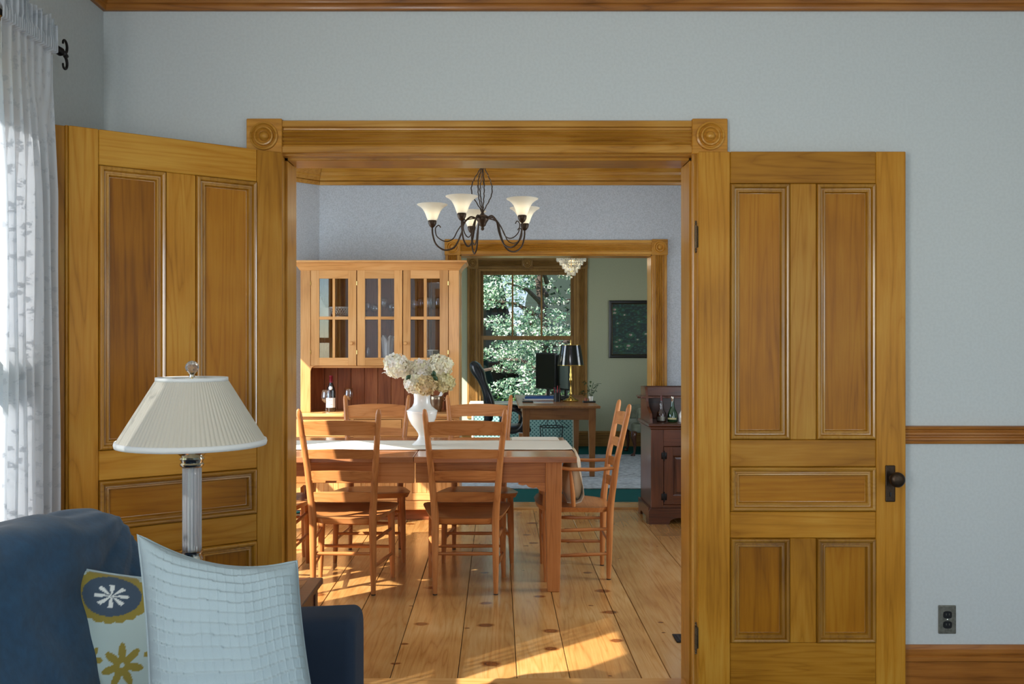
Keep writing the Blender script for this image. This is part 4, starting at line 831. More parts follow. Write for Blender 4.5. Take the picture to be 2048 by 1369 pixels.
# plinth with scrolled bracket feet
P = [(wx0-.02, 0), (wx0-.02, .10), (wx0-.008, .125), (wx1+.008, .125), (wx1+.02, .10), (wx1+.02, 0), (wx1-.14, 0), (wx1-.15, .03), (wx1-.18, .045), (wx1-.21, .05), (wx0+.21, .05), (wx0+.18, .045), (wx0+.15, .03), (wx0+.14, 0)]
b = MB(); b.prism(P, wy0-.02, wy0, lambda u, v, t_: V(u, t_, v)); o = mk('plinth', b, wood('dark', 'X'), t); o.location = (-1.65, -7.35, 0)
for X in (wx0-.02, wx1):
    P = [(wy0, 0), (wy0, .125), (wy1, .125), (wy1, 0), (wy1-.1, 0), (wy1-.13, .04), (wy0+.13, .04), (wy0+.1, 0)]; b = MB(); b.prism(P, X, X+.02, lambda u, v, t_: V(t_, u, v)); o = mk('plinth', b, wood('dark', 'Y'), t); o.location = (-1.65, -7.35, 0)
# gallery: back, curved ends, shelf
gy1 = wy1; wp('gallery_back', (wx0, wx1, gy1-.018, gy1, wz, 1.065), 'X')
for X in (wx0, wx1-.02):
    P = [(gy1-.018, wz), (wy0+.04, wz), (wy0+.045, wz+.035), (wy0+.075, wz+.075), (wy0+.14, wz+.10), (wy0+.20, wz+.12), (wy0+.235, wz+.16), (wy0+.245, wz+.20), (wy0+.27, wz+.25), (wy0+.30, wz+.275), (gy1-.018, wz+.275)]
    b = MB(); b.prism(P, X, X+.02, lambda u, v, t_: V(t_, u, v)); o = mk('gallery_end', b, wood('dark', 'Y'), t); o.location = (-1.65, -7.35, 0)
wp('gallery_shelf', (wx0-.04, wx1+.04, wy0+.24, gy1-.018, wz+.185, wz+.2), 'X'); wp('gallery_top', (wx0+.0, wx1, wy0+.30, wy0+.316, wz+.2, wz+.275), 'X')
b = MB(); b.lathe([(.0005, 0), (.006, -.002), (.009, -.010), (.0055, -.016), (.009, -.022), (.0005, -.028)], (wx0-.040, wy0+.26, wz+.192), 12, 'X', cap=False); o = mk('peg_finial', b, wood('dark', 'X'), t, 1); o.location = (-1.65, -7.35, 0)
def bottle(x, y, z, prof, mat, label, grp, cap=None, lab=None):
    t = thing('liquor_bottle', label, 'bottle', (x, y, z), group=grp); b = MB(); b.lathe([(.0005, 0)]+prof, seg=24, cap=False); mk('body', b, mat, t, .9)
    if cap: b = MB(); b.lathe(cap[0], seg=16, cap=False); mk('cap', b, cap[1], t, 1)
    if lab: b = MB(); b.grid([[V(lab[0]*math.cos(a), lab[0]*math.sin(a), zq) for zq in (lab[1], lab[2])] for a in [-PI/2-.9-.3+1.8*k/10 for k in range(11)]]); mk('label', b, lab[3], t, 2)
    return t
gb = plain('green_bottle_glass', (22, 58, 28), .06, coat=1); bb = plain('brown_bottle_glass', (44, 22, 12), .08, coat=1)
grp = 'liquor bottles on the washstand'
bottle(xx_(1323, 7.25), 7.25, wz, [(.036, 0), (.040, .006), (.040, .05), (.036, .075), (.024, .09), (.015, .105), (.018, .118), (.014, .13), (.016, .14), (.009, .155), (.007, .185), (.0005, .186)], bb, 'squat bottle with a stepped reddish neck, left on the washstand', grp, ([(.0005, .212), (.006, .21), (.008, .186), (.0085, .17)], plain('dark_red_cap', (90, 26, 22), .4)), (.0405, .012, .045, M['steel']))
bottle(xx_(1345, 7.25), 7.25, wz, [(.036, 0), (.041, .006), (.043, .035), (.038, .07), (.024, .10), (.0145, .125), (.0125, .17), (.0005, .171)], gb, 'green bottle with a silver cap and pale label on the washstand', grp, ([(.0005, .206), (.0135, .204), (.0135, .17), (.0125, .165)], M['silver']), (.0432, .022, .036, plain('label_gold', (190, 180, 130), .6)))
bottle(xx_(1366, 7.22), 7.22, wz, [(.030, 0), (.034, .006), (.034, .06), (.02, .085), (.014, .1), (.014, .12), (.0005, .121)], M['porc'], 'small white flask mostly hidden by the door frame', grp, ([(.0005, .14), (.012, .138), (.012, .118)], M['brass']))
b = MB(); b.lathe([(.0005, -.0005), (.05, 0), (.05, .004), (.0005, .0045)], seg=4, cap=False)
b = MB(); b.box(.853, 1.10, 4.27, 4.385, .0, .006, .002); rg = tag(mk('floor_register', b, M['iron']), 'black metal floor vent beside the right door jamb', 'vent')
for k in range(9):
    b = MB(); b.box(.868+k*.026, .880+k*.026, 4.285, 4.37, .006, .0075); mk('grille_bar', b, M['black'], rg)

# ---- dining chandelier
CX, CY = -.09, 5.60
t = thing('dining_chandelier', 'dark iron chandelier with five upturned frosted bell shades', 'chandelier', (CX, CY, 2.19))
zh = 0
b = MB(); b.lathe([(.0005, .045), (.010, .044), (.014, .036), (.022, .032), (.036, .024), (.040, .012), (.037, -.002), (.028, -.014), (.022, -.026), (.020, -.034), (.012, -.040), (.008, -.046), (.011, -.053), (.010, -.060), (.0005, -.066)], seg=24, cap=False); mk('hub', b, M['bronze'], t, 1)
ZT = 2.975-2.19
for k in range(5):      # stem: bowed twisted rods gathered at top and bottom
    a = 2*PI*k/5+.3; pts = []; n = 26
    for i in range(n):
        u = i/(n-1); r = .004+.066*math.sin(PI*u)**1.5*(1 if k != 4 else .15); z = .04+.31*u; pts.append((r*math.cos(a+.25*math.sin(PI*u))+.0018*math.cos(i*2.2), r*math.sin(a+.25*math.sin(PI*u))+.0018*math.sin(i*2.2), z))
    b = MB(); b.tube(pts, .0035, 6); mk('stem_rod', b, M['bronze'], t, 2)
    a2 = a; b = MB(); b.tube([(.006*math.cos(a), .006*math.sin(a), .34), (.02*math.cos(a), .02*math.sin(a), .355), (.034*math.cos(a), .034*math.sin(a), .35), (.037*math.cos(a), .037*math.sin(a), .335), (.028*math.cos(a), .028*math.sin(a), .328)], .003, 6); mk('leaf_scroll', b, M['bronze'], t, 2)
z = .36; k = 0
while z < ZT-.05:
    L = .016; pts = [(L*.55*math.cos(q), 0, L*math.sin(q)) for q in [2*PI*j/12 for j in range(13)]]
    b = MB(); b.tube([(p[0], 0, p[2]) if k % 2 else (0, p[0], p[2]) for p in pts], .0025, 6); b.xf(Matrix.Translation((0, 0, z))); mk('chain_link', b, M['bronze'], t, 2); z += .025; k += 1
b = MB(); b.tube([(0.012, 0, .35), (-.03, .01, .24), (-.015, 0, .17), (.005, 0, .22), (-.008, 0, .35)], .0016, 6); mk('cord', b, M['bronze'], t, 2)
b = MB(); b.lathe([(.0005, ZT-.05), (.02, ZT-.045), (.05, ZT-.02), (.06, ZT), (.0005, ZT)], seg=24, cap=False); mk('canopy', b, M['bronze'], t, 1)
R = .315; frost = M['frost']
def frz(x, y): return (x*math.cos(y), x*math.sin(y))
for k in range(5):
    a = math.radians(248+72*k); ex = lambda r, z_: (r*math.cos(a), r*math.sin(a), z_)
    def curve(P, n=18):
        out = []; m_ = len(P)
        for i in range(m_-1):
            p0, p1, p2, p3 = P[max(i-1, 0)], P[i], P[i+1], P[min(i+2, m_-1)]
            for j in range(6):
                u = j/6; out.append(tuple(.5*((2*p1[q])+(-p0[q]+p2[q])*u+(2*p0[q]-5*p1[q]+4*p2[q]-p3[q])*u*u+(-p0[q]+3*p1[q]-3*p2[q]+p3[q])*u**3) for q in (0, 1)))
        return out+[P[-1]]
    b = MB(); b.tube([ex(*p) for p in curve([(.03, .005), (.075, .020), (.115, -.02), (.135, -.09), (.175, -.165), (.235, -.185), (.29, -.15), (.312, -.09), (R, -.04)])], .0055, 8); ar = mk('arm', b, M['bronze'], t, 2)
    b = MB(); b.tube([ex(*p) for p in curve([(.035, .012), (.10, -.0), (.15, -.055), (.185, -.115), (.235, -.13), (.285, -.10), (.295, -.05), (.275, -.03), (.262, -.045)])], .0035, 6); mk('scroll', b, M['bronze'], ar, 2)
    b = MB(); c_ = ex(R, 0); b.lathe([(.0005, -.046), (.008, -.044), (.018, -.034), (.025, -.020), (.027, -.006), (.024, .004), (.0005, .006)], c_, 20, cap=False); mk('shade_holder', b, M['bronze'], t, 1)
    b = MB(); prf = [(.028, 0), (.034, .016), (.041, .036), (.050, .056), (.062, .074), (.078, .088), (.094, .097), (.0965, .1005)]; b.lathe(prf+[(r-.0025, z_+.0005) for r, z_ in prf[::-1]], c_, 36, cap=False); mk('glass_shade', b, frost, t, 2)
    l = bpy.data.lights.new('bulb', 'POINT'); l.energy = 3.5; l.color = (1, .9, .74); l.shadow_soft_size = .018; lo = bpy.data.objects.new('bulb', l); COL.objects.link(lo); lo.parent = t; lo.location = ex(R, .045)
# ================================================================ STUDY BEYOND
def S(z0, z1, n): return [z0+(z1-z0)*i/(n-1) for i in range(n)]
b = MB(); nx, ny = 70, 60; P = []
for i in range(nx+1):
    x = -.75+3.4*i/nx; P.append([V(x, 8.73+2.68*j/ny, .0175+.0035*mnoise.noise(V(x*5, j*.25, 0))+.002*mnoise.noise(V(x*17, j*.9, 3))) for j in range(ny+1)])
b.grid(P, flip=True); o = mk('shag_rug', b, cloth('pale_grey_wool', (160, 166, 172), bump=1.0, bscale=22, var=.3, sheen=0), None, 2); m_ = o.modifiers.new('s', 'SOLIDIFY'); m_.thickness = .008; m_.offset = -1
tag(o, 'pale grey shaggy rug on the teal carpet under the desk', 'rug')
# desk, long side running into the room
dx0, dx1, dy0, dy1, DZ = .225, 1.085, 9.42, 11.48, .768
t = thing('writing_desk', 'plain brown wooden desk with square tapered legs in the study', 'desk', (.65, 10.4, .022)); RZ = V(-.65, -10.4, -.022)
def dk(nm, a, ax, bev=.003, par=None): b = MB(); b.box(*a, bev); o = mk(nm, b, wood('desk', ax), t); o.location = RZ; return o
dk('top', (dx0, dx1, dy0, dy1, DZ-.028, DZ), 'Y', .005)
for y in (dy0+.05, dy1-.075): dk('apron', (dx0+.09, dx1-.09, y, y+.025, DZ-.15, DZ-.028), 'X')
for x in (dx0+.05, dx1-.075): dk('apron', (x, x+.025, dy0+.09, dy1-.09, DZ-.15, DZ-.028), 'Y')
for x in (dx0+.045, dx1-.045-.075):
    for y in (dy0+.045, dy1-.12):
        P = [[V(x+.0375+sx*h, y+.0375+sy*h, z) for sx, sy in ((-1, -1), (1, -1), (1, 1), (-1, 1))] for z, h in ((.022, .026), (DZ-.15, .0375), (DZ-.028, .0375))]
        b = MB(); g = b.grid(P, closed_v=True); b.bm.faces.new(g[0][::-1]); b.bm.faces.new(g[-1]); o = mk('leg', b, wood('desk', 'Z'), t); o.location = RZ
# brass desk lamp with black shade
LX, LY = .835, 10.2
t = thing('desk_lamp', 'brass desk lamp with a glossy black tapered shade', 'lamp', (LX, LY, DZ))
b = MB(); b.lathe([(.0005, 0), (.088, 0), (.092, .008), (.088, .016), (.062, .022), (.058, .03), (.035, .038), (.016, .052), (.012, .062), (.0005, .062)], seg=36, cap=False); mk('base', b, M['brass'], t, .9)
b = MB(); b.lathe([(.0105, .06), (.016, .09), (.009, .11), (.008, .20), (.014, .225), (.018, .25), (.011, .27), (.014, .30), (.009, .33), (.008, .44), (.016, .46), (.014, .49), (.006, .50), (.006, .66)], seg=16); mk('stem', b, M['brass'], t, 1)
b = MB(); b.lathe([(.148, .408), (.149, .412), (.110, .636), (.1065, .636), (.145, .412)], seg=48, cap=False); mk('shade', b, plain('black_gloss_shade', (10, 14, 22), .16, coat=.6), t, 1)
b = MB(); b.lathe([(.147, .404), (.150, .406), (.150, .412), (.147, .413)], seg=48, cap=False); b.lathe([(.1075, .632), (.111, .634), (.1105, .639), (.107, .639)], seg=48, cap=False); mk('shade_trim', b, M['brass'], t, 2)
for k in range(3):
    b = MB(); a = 2*PI*k/3; b.tube([(0, 0, .628), (.107*math.cos(a), .107*math.sin(a), .632)], .0018, 5); mk('spider_arm', b, M['brass'], t)
b = MB(); b.lathe([(.0005, .66), (.005, .66), (.004, .672), (.009, .684), (.005, .695), (.0005, .698)], seg=12, cap=False); mk('finial', b, M['brass'], t, 1)
# monitors
def monitor(x, y, w, hgt, rz, label, z=DZ, screen=(70, 84, 80)):
    t = thing('computer_monitor', label, 'monitor', (x, y, z), rz)
    b = MB(); b.box(-.11, .11, -.08, .08, 0, .012, .004, 2); mk('base', b, M['black'], t); b = MB(); b.box(-.025, .025, .02, .045, .01, .22, .004); mk('stand', b, M['black'], t)
    b = MB(); b.box(-w/2, w/2, -.015, .02, .10, .10+hgt, .006, 2); mk('housing', b, M['black'], t); b = MB(); b.box(-w/2+.018, w/2-.018, -.0165, -.0145, .118, .082+hgt); mk('screen', b, plain('screen_glass_%d' % screen[0], screen, .12), t); return t
monitor(.60, 10.95, .42, .44, math.radians(-58), 'black computer monitor seen nearly edge-on, left of the lamp', DZ, (14, 16, 18))
monitor(.795, 10.75, .34, .42, math.radians(-66), 'black computer monitor with a pale reflection coloured into its screen, directly behind the desk lamp', DZ, (96, 106, 98))  # screen base colour carries the grey-green reflection
t = thing('pen_cup', 'black pen cup full of red and dark pens on the desk', 'pen cup', (.677, 10.15, DZ))
b = MB(); b.lathe([(.0005, 0), (.037, 0), (.038, .1), (.035, .1), (.034, .006), (.0005, .006)], seg=20, cap=False); mk('cup', b, M['black'], t, 1)
for k in range(9):
    a = k*2.4; c_ = [(150, 30, 44), (30, 30, 34), (180, 60, 70), (40, 50, 70)][k % 4]; nm = 'pen_%d' % c_[0]; m = bpy.data.materials.get(nm) or plain(nm, c_, .4)
    b = MB(); b.tube([(.012*math.cos(a), .012*math.sin(a), .01), (.034*math.cos(a), .034*math.sin(a), .14+.02*(k % 3))], .004, 6); mk('pen', b, m, t)
for k, (x, y, w_, d_, th, c_, lb) in enumerate([(.50, 10.55, .34, .26, .022, (40, 84, 150), 'blue ring binder lying on top of the desk papers'), (.49, 10.50, .36, .27, .014, (214, 216, 218), 'stack of white papers under the blue binder')][::-1]):
    z = DZ if k == 0 else DZ+.0145; t = thing('paper_stack' if k == 0 else 'ring_binder', lb, 'papers' if k == 0 else 'binder', (x, y, z), .06*(1-2*k)); b = MB(); b.box(-w_/2, w_/2, -d_/2, d_/2, 0, th, .002); mk('block' if k == 0 else 'cover', b, plain('stationery_%d' % k, c_, .55), t)
b = MB(); b.box(-.06, .06, -.035, .035, 0, .016, .006, 2); tag(mk('computer_mouse', b, M['black'], None, 1, (.41, 9.98, DZ)), 'black computer mouse on the near left desk top', 'mouse')
b = MB(); b.box(.40, .62, 9.86, 10.1, DZ, DZ+.003); tag(mk('notepad', b, M['porc']), 'white sheet lying beside the mouse', 'paper'); bpy.data.objects['computer_mouse'].location = (.34, 10.0, DZ)
t = thing('desk_phone', 'dark desk phone between the pen cup and the lamp', 'phone', (.76, 10.42, DZ)); b = MB(); b.box(-.08, .08, -.09, .09, 0, .045, .012, 2); mk('body', b, M['black'], t, 1); b = MB(); b.tube([(-.045, -.085, .06), (-.045, -.07, .075), (-.045, .07, .075), (-.045, .085, .06)], [.02, .018, .018, .02], 10); mk('handset', b, M['black'], t, 1)
t = thing('potted_plant', 'small leafy plant in a white pot on a dark tray at the desk corner', 'plant', (1.02, 9.98, DZ))
b = MB(); b.box(-.07, .07, -.05, .05, 0, .018, .004); mk('tray', b, M['black'], t); b = MB(); b.lathe([(.0005, .018), (.022, .018), (.028, .07), (.025, .07), (.0005, .06)], (.02, 0, 0), 16, cap=False); mk('pot', b, M['porc'], t, 1)
b = MB(); b.lathe([(.0005, .018), (.014, .018), (.018, .05), (.0005, .05)], (-.035, -.01, 0), 14, cap=False); mk('pot', b, plain('clay_pot', (150, 90, 70), .8), t, 1)
for k in range(26):
    a, e = rnd.uniform(0, 6.28), rnd.uniform(.05, .12); c_ = V(.02+e*math.cos(a)*.75 if k > 7 else -.035+.04*math.cos(a), e*math.sin(a)*.7, .09+rnd.uniform(0, .15 if k > 7 else .06)); P = []; L = .055
    for i in range(6): u = i/5; wv = .012*math.sin(PI*min(1, u+.03)); P.append([V(-wv, L*(u-.1), -.02*u*u+.004), V(0, L*(u-.1), -.02*u*u), V(wv, L*(u-.1), -.02*u*u+.004)])
    b = MB(); b.grid(P); b.xf(Matrix.Translation(c_) @ Matrix.Rotation(a-PI/2, 4, 'Z') @ Matrix.Rotation(rnd.uniform(-.3, .9), 4, 'X')); o = mk('leaf', b, M['leaf'], t, 2)
b = MB(); b.tube([(.02, 0, .06), (.03, 0, .14), (.05, .01, .22)], .003, 5); b.tube([(.02, 0, .06), (.0, .01, .15), (-.02, .01, .19)], .0025, 5); b.tube([(.02, 0, .06), (.06, -.01, .12), (.1, -.01, .2)], .0025, 5); mk('stem', b, M['leaf'], t, 2)
# office chair
t = thing('office_chair', 'black leather high-backed office chair pushed in at the left of the desk', 'office chair', (.11, 10.3, 0.022))
P = []
for i in range(25):
    v = i/24; z = .50+.70*v; cx = -.215-.11*v+.05*math.sin(PI*v*1.4); th = .046+.034*math.exp(-((v-.84)/.12)**2)+.018*math.exp(-((v-.28)/.2)**2); hw = .235*(1-.25*abs(v-.45))*(min(1, (1-v)/.07+.25)**.5); 
    if i in (0, 24): th *= .4; hw *= .9
    P.append([V(cx+th*sup(a, .8), hw*supS(a, .6), z) for a in [2*PI*k/28 for k in range(28)]])
b = MB(); g = b.grid(P, closed_v=True); b.bm.faces.new(g[0]); b.bm.faces.new(g[-1][::-1]); mk('backrest', b, M['leather'], t, 2)
P = []
for i in range(17):
    v = i/16; x = -.25+.52*v; th = .045*(1 if 0 < i < 16 else .4); P.append([V(x, .25*sup(a, .6)*(1 if 0 < i < 16 else .92), .44+.0+th*supS(a, .8)-.015*v*v) for a in [2*PI*k/28 for k in range(28)]])
b = MB(); g = b.grid(P, closed_v=True); b.bm.faces.new(g[0]); b.bm.faces.new(g[-1][::-1]); mk('seat', b, M['leather'], t, 2)
for s in (-1, 1):
    b = MB(); b.tube([(.06+.125*math.cos(q), s*.285, .54+.125*math.sin(q)) for q in [2*PI*k/26 for k in range(27)]], .022, 10); mk('arm_loop', b, M['black'], t, 2)
b = MB(); b.lathe([(.028, .085), (.028, .40)], seg=16); mk('gas_lift', b, M['black'], t, 1)
for k in range(5):
    a = 2*PI*k/5+.3; b = MB(); b.tube([(.02*math.cos(a), .02*math.sin(a), .11), (.28*math.cos(a), .28*math.sin(a), .075)], [.024, .014], 8); l_ = mk('leg', b, M['black'], t, 2)
    b = MB(); b.lathe([(.0005, -.018), (.026, -.016), (.028, 0), (.026, .016), (.0005, .018)], (.285*math.cos(a), .285*math.sin(a), .028), 14, 'Y', cap=False); mk('caster', b, M['black'], l_, 1)
# radiator cover
t = thing('radiator_cover', 'white framed radiator cover with a teal perforated grille below the study window', 'radiator cover', (.35, 12.2, .008))
m, nt, bs = newmat('perforated_grille'); bs.inputs['Roughness'].default_value = .5; tc = N(nt, 'ShaderNodeTexCoord'); mp = N(nt, 'ShaderNodeMapping'); mp.inputs['Scale'].default_value = (28, 28, 28); mp.inputs['Rotation'].default_value = (0, PI/4, 0); nt.links.new(tc.outputs['Object'], mp.inputs[0])
vo = N(nt, 'ShaderNodeTexVoronoi'); vo.inputs['Scale'].default_value = 1; vo.inputs['Randomness'].default_value = 0; nt.links.new(mp.outputs[0], vo.inputs[0]); r = ramp(nt, [(.30, srgb(24, 92, 88)), (.44, srgb(150, 188, 178))]); nt.links.new(vo.outputs['Distance'], r.inputs[0]); nt.links.new(r.outputs[0], bs.inputs['Base Color'])
cream = plain('cream_enamel', (216, 214, 190), .5)
b = MB(); b.box(-.72, .72, -.19, .18, .60, .625, .005); mk('top', b, cream, t); b = MB(); b.box(-.66, .66, -.152, -.148, .03, .60); mk('grille', b, m, t)
for x in (-.69, .66): b = MB(); b.box(x, x+.03, -.16, .18, 0, .60, .003); mk('side_frame', b, cream, t)
b = MB(); b.box(-.66, .66, -.16, -.14, .0, .03, .002); mk('bottom_rail', b, cream, t)
# wire basket
t = thing('wire_basket', 'black round wire basket with folding wire handles under the desk', 'basket', (.665, 11.0, .022))
def rg_(r, z, rr, nm='ring'): b = MB(); b.tube([(r*math.cos(2*PI*k/30), r*math.sin(2*PI*k/30), z) for k in range(31)], rr, 6); mk(nm, b, M['black'], t, 2)
rg_(.145, .385, .006, 'rim'); rg_(.11, .02, .004); rg_(.128, .2, .003)
for k in range(18):
    a = 2*PI*k/18; b = MB(); b.tube([(.11*math.cos(a), .11*math.sin(a), .02), (.145*math.cos(a), .145*math.sin(a), .385)], .0025, 5); mk('wire', b, M['black'], t)
for k in range(6):
    a = k*1.05; b = MB(); b.tube([(.145*math.cos(a), .145*math.sin(a), .385), (.03*math.cos(a), .03*math.sin(a), .53)], .003, 5); mk('handle_wire', b, M['black'], t)
b = MB(); b.tube([(.0, 0, .53), (.12, 0, .45), (.22, .0, .385), (.2, 0, .37), (.1, 0, .38)], .0035, 6); mk('handle', b, M['black'], t, 2)
# framed picture (generic dark pond with pale blooms)
t = thing('framed_painting', 'dark framed painting of pale blooms on dark green water on the far study wall', 'painting', (1.575+.31, Y3, 1.62))
W_, H_ = .60, .70
b = MB(); b.frame(-W_/2-.045, W_/2+.045, -H_/2-.045+.0, H_/2+.045, [(0, 0), (0, -.03), (.012, -.036), (.034, -.028), (.045, -.016), (.047, -.004)]); mk('frame', b, plain('ebony_frame', (18, 15, 13), .35), t, .5)
b = MB(); b.frame(-W_/2-.004, W_/2+.004, -H_/2-.004, H_/2+.004, [(0, -.018), (.004, -.020), (.008, -.012)]); mk('inner_fillet', b, plain('dull_gilt', (110, 92, 60), .4, .5), t)
nx, nz = 70, 80; vs_, cs = [], []; blooms = [(rnd.uniform(-.28, .28), rnd.uniform(-.3, .3), rnd.uniform(.014, .032)) for _ in range(17)]
for j in range(nz+1):
    for i in range(nx+1):
        x, z = -W_/2+W_*i/nx, -H_/2+H_*j/nz; vs_.append((x, -.006, z)); n_ = mnoise.noise(V(x*9, z*22, 0)); n2_ = mnoise.noise(V(x*24, z*60, 4)); c = np.array([.006+.012*max(0, n_), .024+.045*max(0, n_+.1), .024+.022*max(0, n2_)])
        if n2_ > .22: c = c*1.0+np.array([.01, .06, .035])
        for bx_, bz_, br in blooms:
            d = math.hypot((x-bx_), (z-bz_)*1.9); 
            if d < br*2.4 and d > br: c = np.array([.02, .10, .05])*(1+.4*n2_)
            if d < br*.9: c = np.array([.45, .42, .36])*(1+.4*n2_) if math.cos(math.atan2(z-bz_, x-bx_)*7) > -.6 else np.array([.3, .16, .18])
        cs.append((*np.clip(c, 0, 1), 1))
fs = [(j*(nx+1)+i, j*(nx+1)+i+1, (j+1)*(nx+1)+i+1, (j+1)*(nx+1)+i) for j in range(nz) for i in range(nx)]
raw('canvas', vs_, fs, M['vpaint'], t, cs)
# striped armchair at the study's right
t = thing('upholstered_armchair', 'sage upholstered armchair with a dark carved leg, half hidden by the washstand', 'armchair', (1.99, 11.55, 0), -PI/2); uph = cloth('sage_stripe', (128, 134, 116), var=.3, bscale=9)
def soft(nm, x0, x1, y0, y1, z0, z1, r, mat, par, loc=(0, 0, 0), wr=.006, n=3):
    b = MB(); b.box(x0, x1, y0, y1, z0, z1, r, 4); 
    o = mk(nm, b, mat, par, 2, loc); s_ = o.modifiers.new('s', 'SUBSURF'); s_.levels = s_.render_levels = 1; return o
soft('seat', -.33, .33, -.32, .30, .30, .44, .05, uph, t); soft('arm_pad', -.37, -.27, -.25, .30, .42, .62, .045, uph, t); soft('arm_pad', .27, .37, -.25, .30, .42, .62, .045, uph, t); soft('backrest', -.33, .33, .22, .36, .40, .98, .06, uph, t)
for x, y in ((-.29, -.27), (.29, -.27), (-.27, .28), (.27, .28)):
    b = MB(); b.tube([(x, y, .32), (x*1.04, y-.015, .26), (x*1.0, y+.005, .15), (x*.98, y+.0, .06), (x*1.03, y-.02, .024)], [.038, .036, .02, .014, .022], 12); b.lathe([(.0005, .0), (.026, .002), (.03, .018), (.022, .034), (.0005, .036)], (x*1.03, y-.022, 0.008), 14, cap=False); mk('leg', b, wood('dark', 'Z'), t, 2)
# crystal chandelier
t = thing('crystal_chandelier', 'small tiered crystal chandelier hanging in the study', 'chandelier', (.85, 10.3, 2.18))
prism_, _nt, _b = newmat('cut_crystal'); _b.inputs['Base Color'].default_value = (.95, .92, .84, 1); _b.inputs['Roughness'].default_value = .08; _b.inputs['Transmission Weight'].default_value = .45; _b.inputs['Subsurface Weight'].default_value = 0
for k, (r, z, h_) in enumerate([(.165, .245, .062), (.13, .205, .062), (.10, .16, .062), (.072, .115, .06), (.045, .07, .05)]):
    b = MB(); n = int(2*PI*r/.017); b.tube([(r*math.cos(2*PI*j/30), r*math.sin(2*PI*j/30), z) for j in range(31)], .004, 5); rgm = mk('tier_ring', b, M['brass'], t, 2)
    b = MB()
    for j in range(n):
        a = 2*PI*j/n; b.lathe([(.0005, -h_), (.0065, -h_*.72), (.005, -.006), (.0005, 0)], (r*math.cos(a), r*math.sin(a), z-.003), 4, cap=False)
    tag(mk('crystal_fringe', b, prism_, rgm), kind='stuff')
b = MB(); b.lathe([(.0005, -.012), (.011, -.008), (.015, 0), (.011, .009), (.0005, .013)], (0, 0, -.002), 12, cap=False); mk('crystal_drop', b, prism_, t, .5)
b = MB(); b.tube([(0, 0, .01), (0, 0, .795)], .005, 8); mk('rod', b, M['brass'], t); b = MB(); b.lathe([(.0005, .75), (.05, .77), (.06, .795), (.0005, .795)], seg=20, cap=False); mk('canopy', b, M['brass'], t, 1)
l = bpy.data.lights.new('bulb', 'POINT'); l.energy = 5; l.color = (1, .86, .62); l.shadow_soft_size = .03; lo = bpy.data.objects.new('bulb', l); COL.objects.link(lo); lo.parent = t; lo.location = (0, 0, .17)

# ================================================================ FOREGROUND
# ---- lace curtain and rod
rx = -1.497
t = thing('curtain_rod', 'black wrought iron curtain rod with a scrolled finial', 'curtain rod', (rx, 2.4, 2.422))
b = MB(); b.tube([(0, -.75, 0), (0, .655, 0)], .0085, 12); mk('rod', b, M['iron'], t, 1)
b = MB(); b.lathe([(.0085, 0), (.014, .004), (.0095, .01), (.0145, .017), (.0105, .024), (.015, .031), (.010, .04), (.007, .055), (.0005, .06)], (0, .655, 0), 16, 'Y', cap=False)
b2 = MB(); b2.lathe([(.0085, 0), (.014, -.004), (.0095, -.01), (.0145, -.017), (.0105, -.024), (.015, -.031), (.010, -.04), (.007, -.055), (.0005, -.06)], (0, 0, 0), 16, 'Y', cap=False); b2.xf(Matrix.Translation((0, .655, 0)) @ Matrix.Rotation(PI, 4, 'Z')); b = b2; fi = mk('finial', b, M['iron'], t, 2)
for s in (-1, 1):
    pts = []
    for k in range(20):
        u = k/19; a = u*PI*1.55; r = .023*(1-.45*u); pts.append((0, .708+.008+r*math.sin(a)*.9, s*(.004+.024-r*math.cos(a)+.008*u)))
    b = MB(); b.tube(pts, [.0055-.002*k/19 for k in range(20)], 8); mk('scroll', b, M['iron'], fi, 2)
b = MB(); b.lathe([(.0005, 0), (.006, -.006), (.007, -.016), (.0045, -.026), (.0005, -.032)], (0, 0, 0), 10, 'Y', cap=False); b.xf(Matrix.Translation((0, .712, 0)) @ Matrix.Rotation(PI, 4, 'Z')); mk('tip', b, M['iron'], fi, 2)
for y in (.60, -.70):
    b = MB(); b.tube([(0, y, -.01), (-.035, y, -.022), (-.072, y, -.02)], .006, 8); b.box(-.077, -.071, y-.012, y+.012, -.06, .03, .002); mk('bracket', b, M['iron'], t, 1)
def curtain_pt(s, z, ya, yb_, ph):
    y = ya+(yb_-ya)*s; g = min(1, max(.25, (2.42-z)/.5)); f_ = .024*g*math.sin(s*13*PI*.95+ph+.35*math.sin(z*1.7+ph))+.010*math.sin(s*41+z*.7)*(1.1-.5*g)
    y += .006*math.sin(z*5+s*9)+.028*((2.42-z)/2.4)*(s-.5)
    if z > 2.435: f_ = .016*math.sin(s*150+ph)+.006*math.sin(s*67); y += .003*math.sin(s*90)
    elif z > 2.40: f_ = .015*(1 if True else 0)+.004*math.sin(s*150)
    return V(rx+f_*(1), y, z+(.009*math.sin(s*83)+.006*math.sin(s*31) if z > 2.47 else 0))
m = bpy.data.materials.new('white_lace'); m.use_nodes = True; nt = m.node_tree; nt.nodes.clear(); out = N(nt, 'ShaderNodeOutputMaterial')
tc = N(nt, 'ShaderNodeTexCoord'); uvn = tc.outputs['UV']; mp = N(nt, 'ShaderNodeMapping'); mp.inputs['Scale'].default_value = (1, 1, 1); nt.links.new(uvn, mp.inputs[0])
vo = N(nt, 'ShaderNodeTexVoronoi'); vo.inputs['Scale'].default_value = 31; nt.links.new(mp.outputs[0], vo.inputs[0]); no = N(nt, 'ShaderNodeTexNoise'); no.inputs['Scale'].default_value = 150; no.inputs['Detail'].default_value = 3; nt.links.new(mp.outputs[0], no.inputs[0])
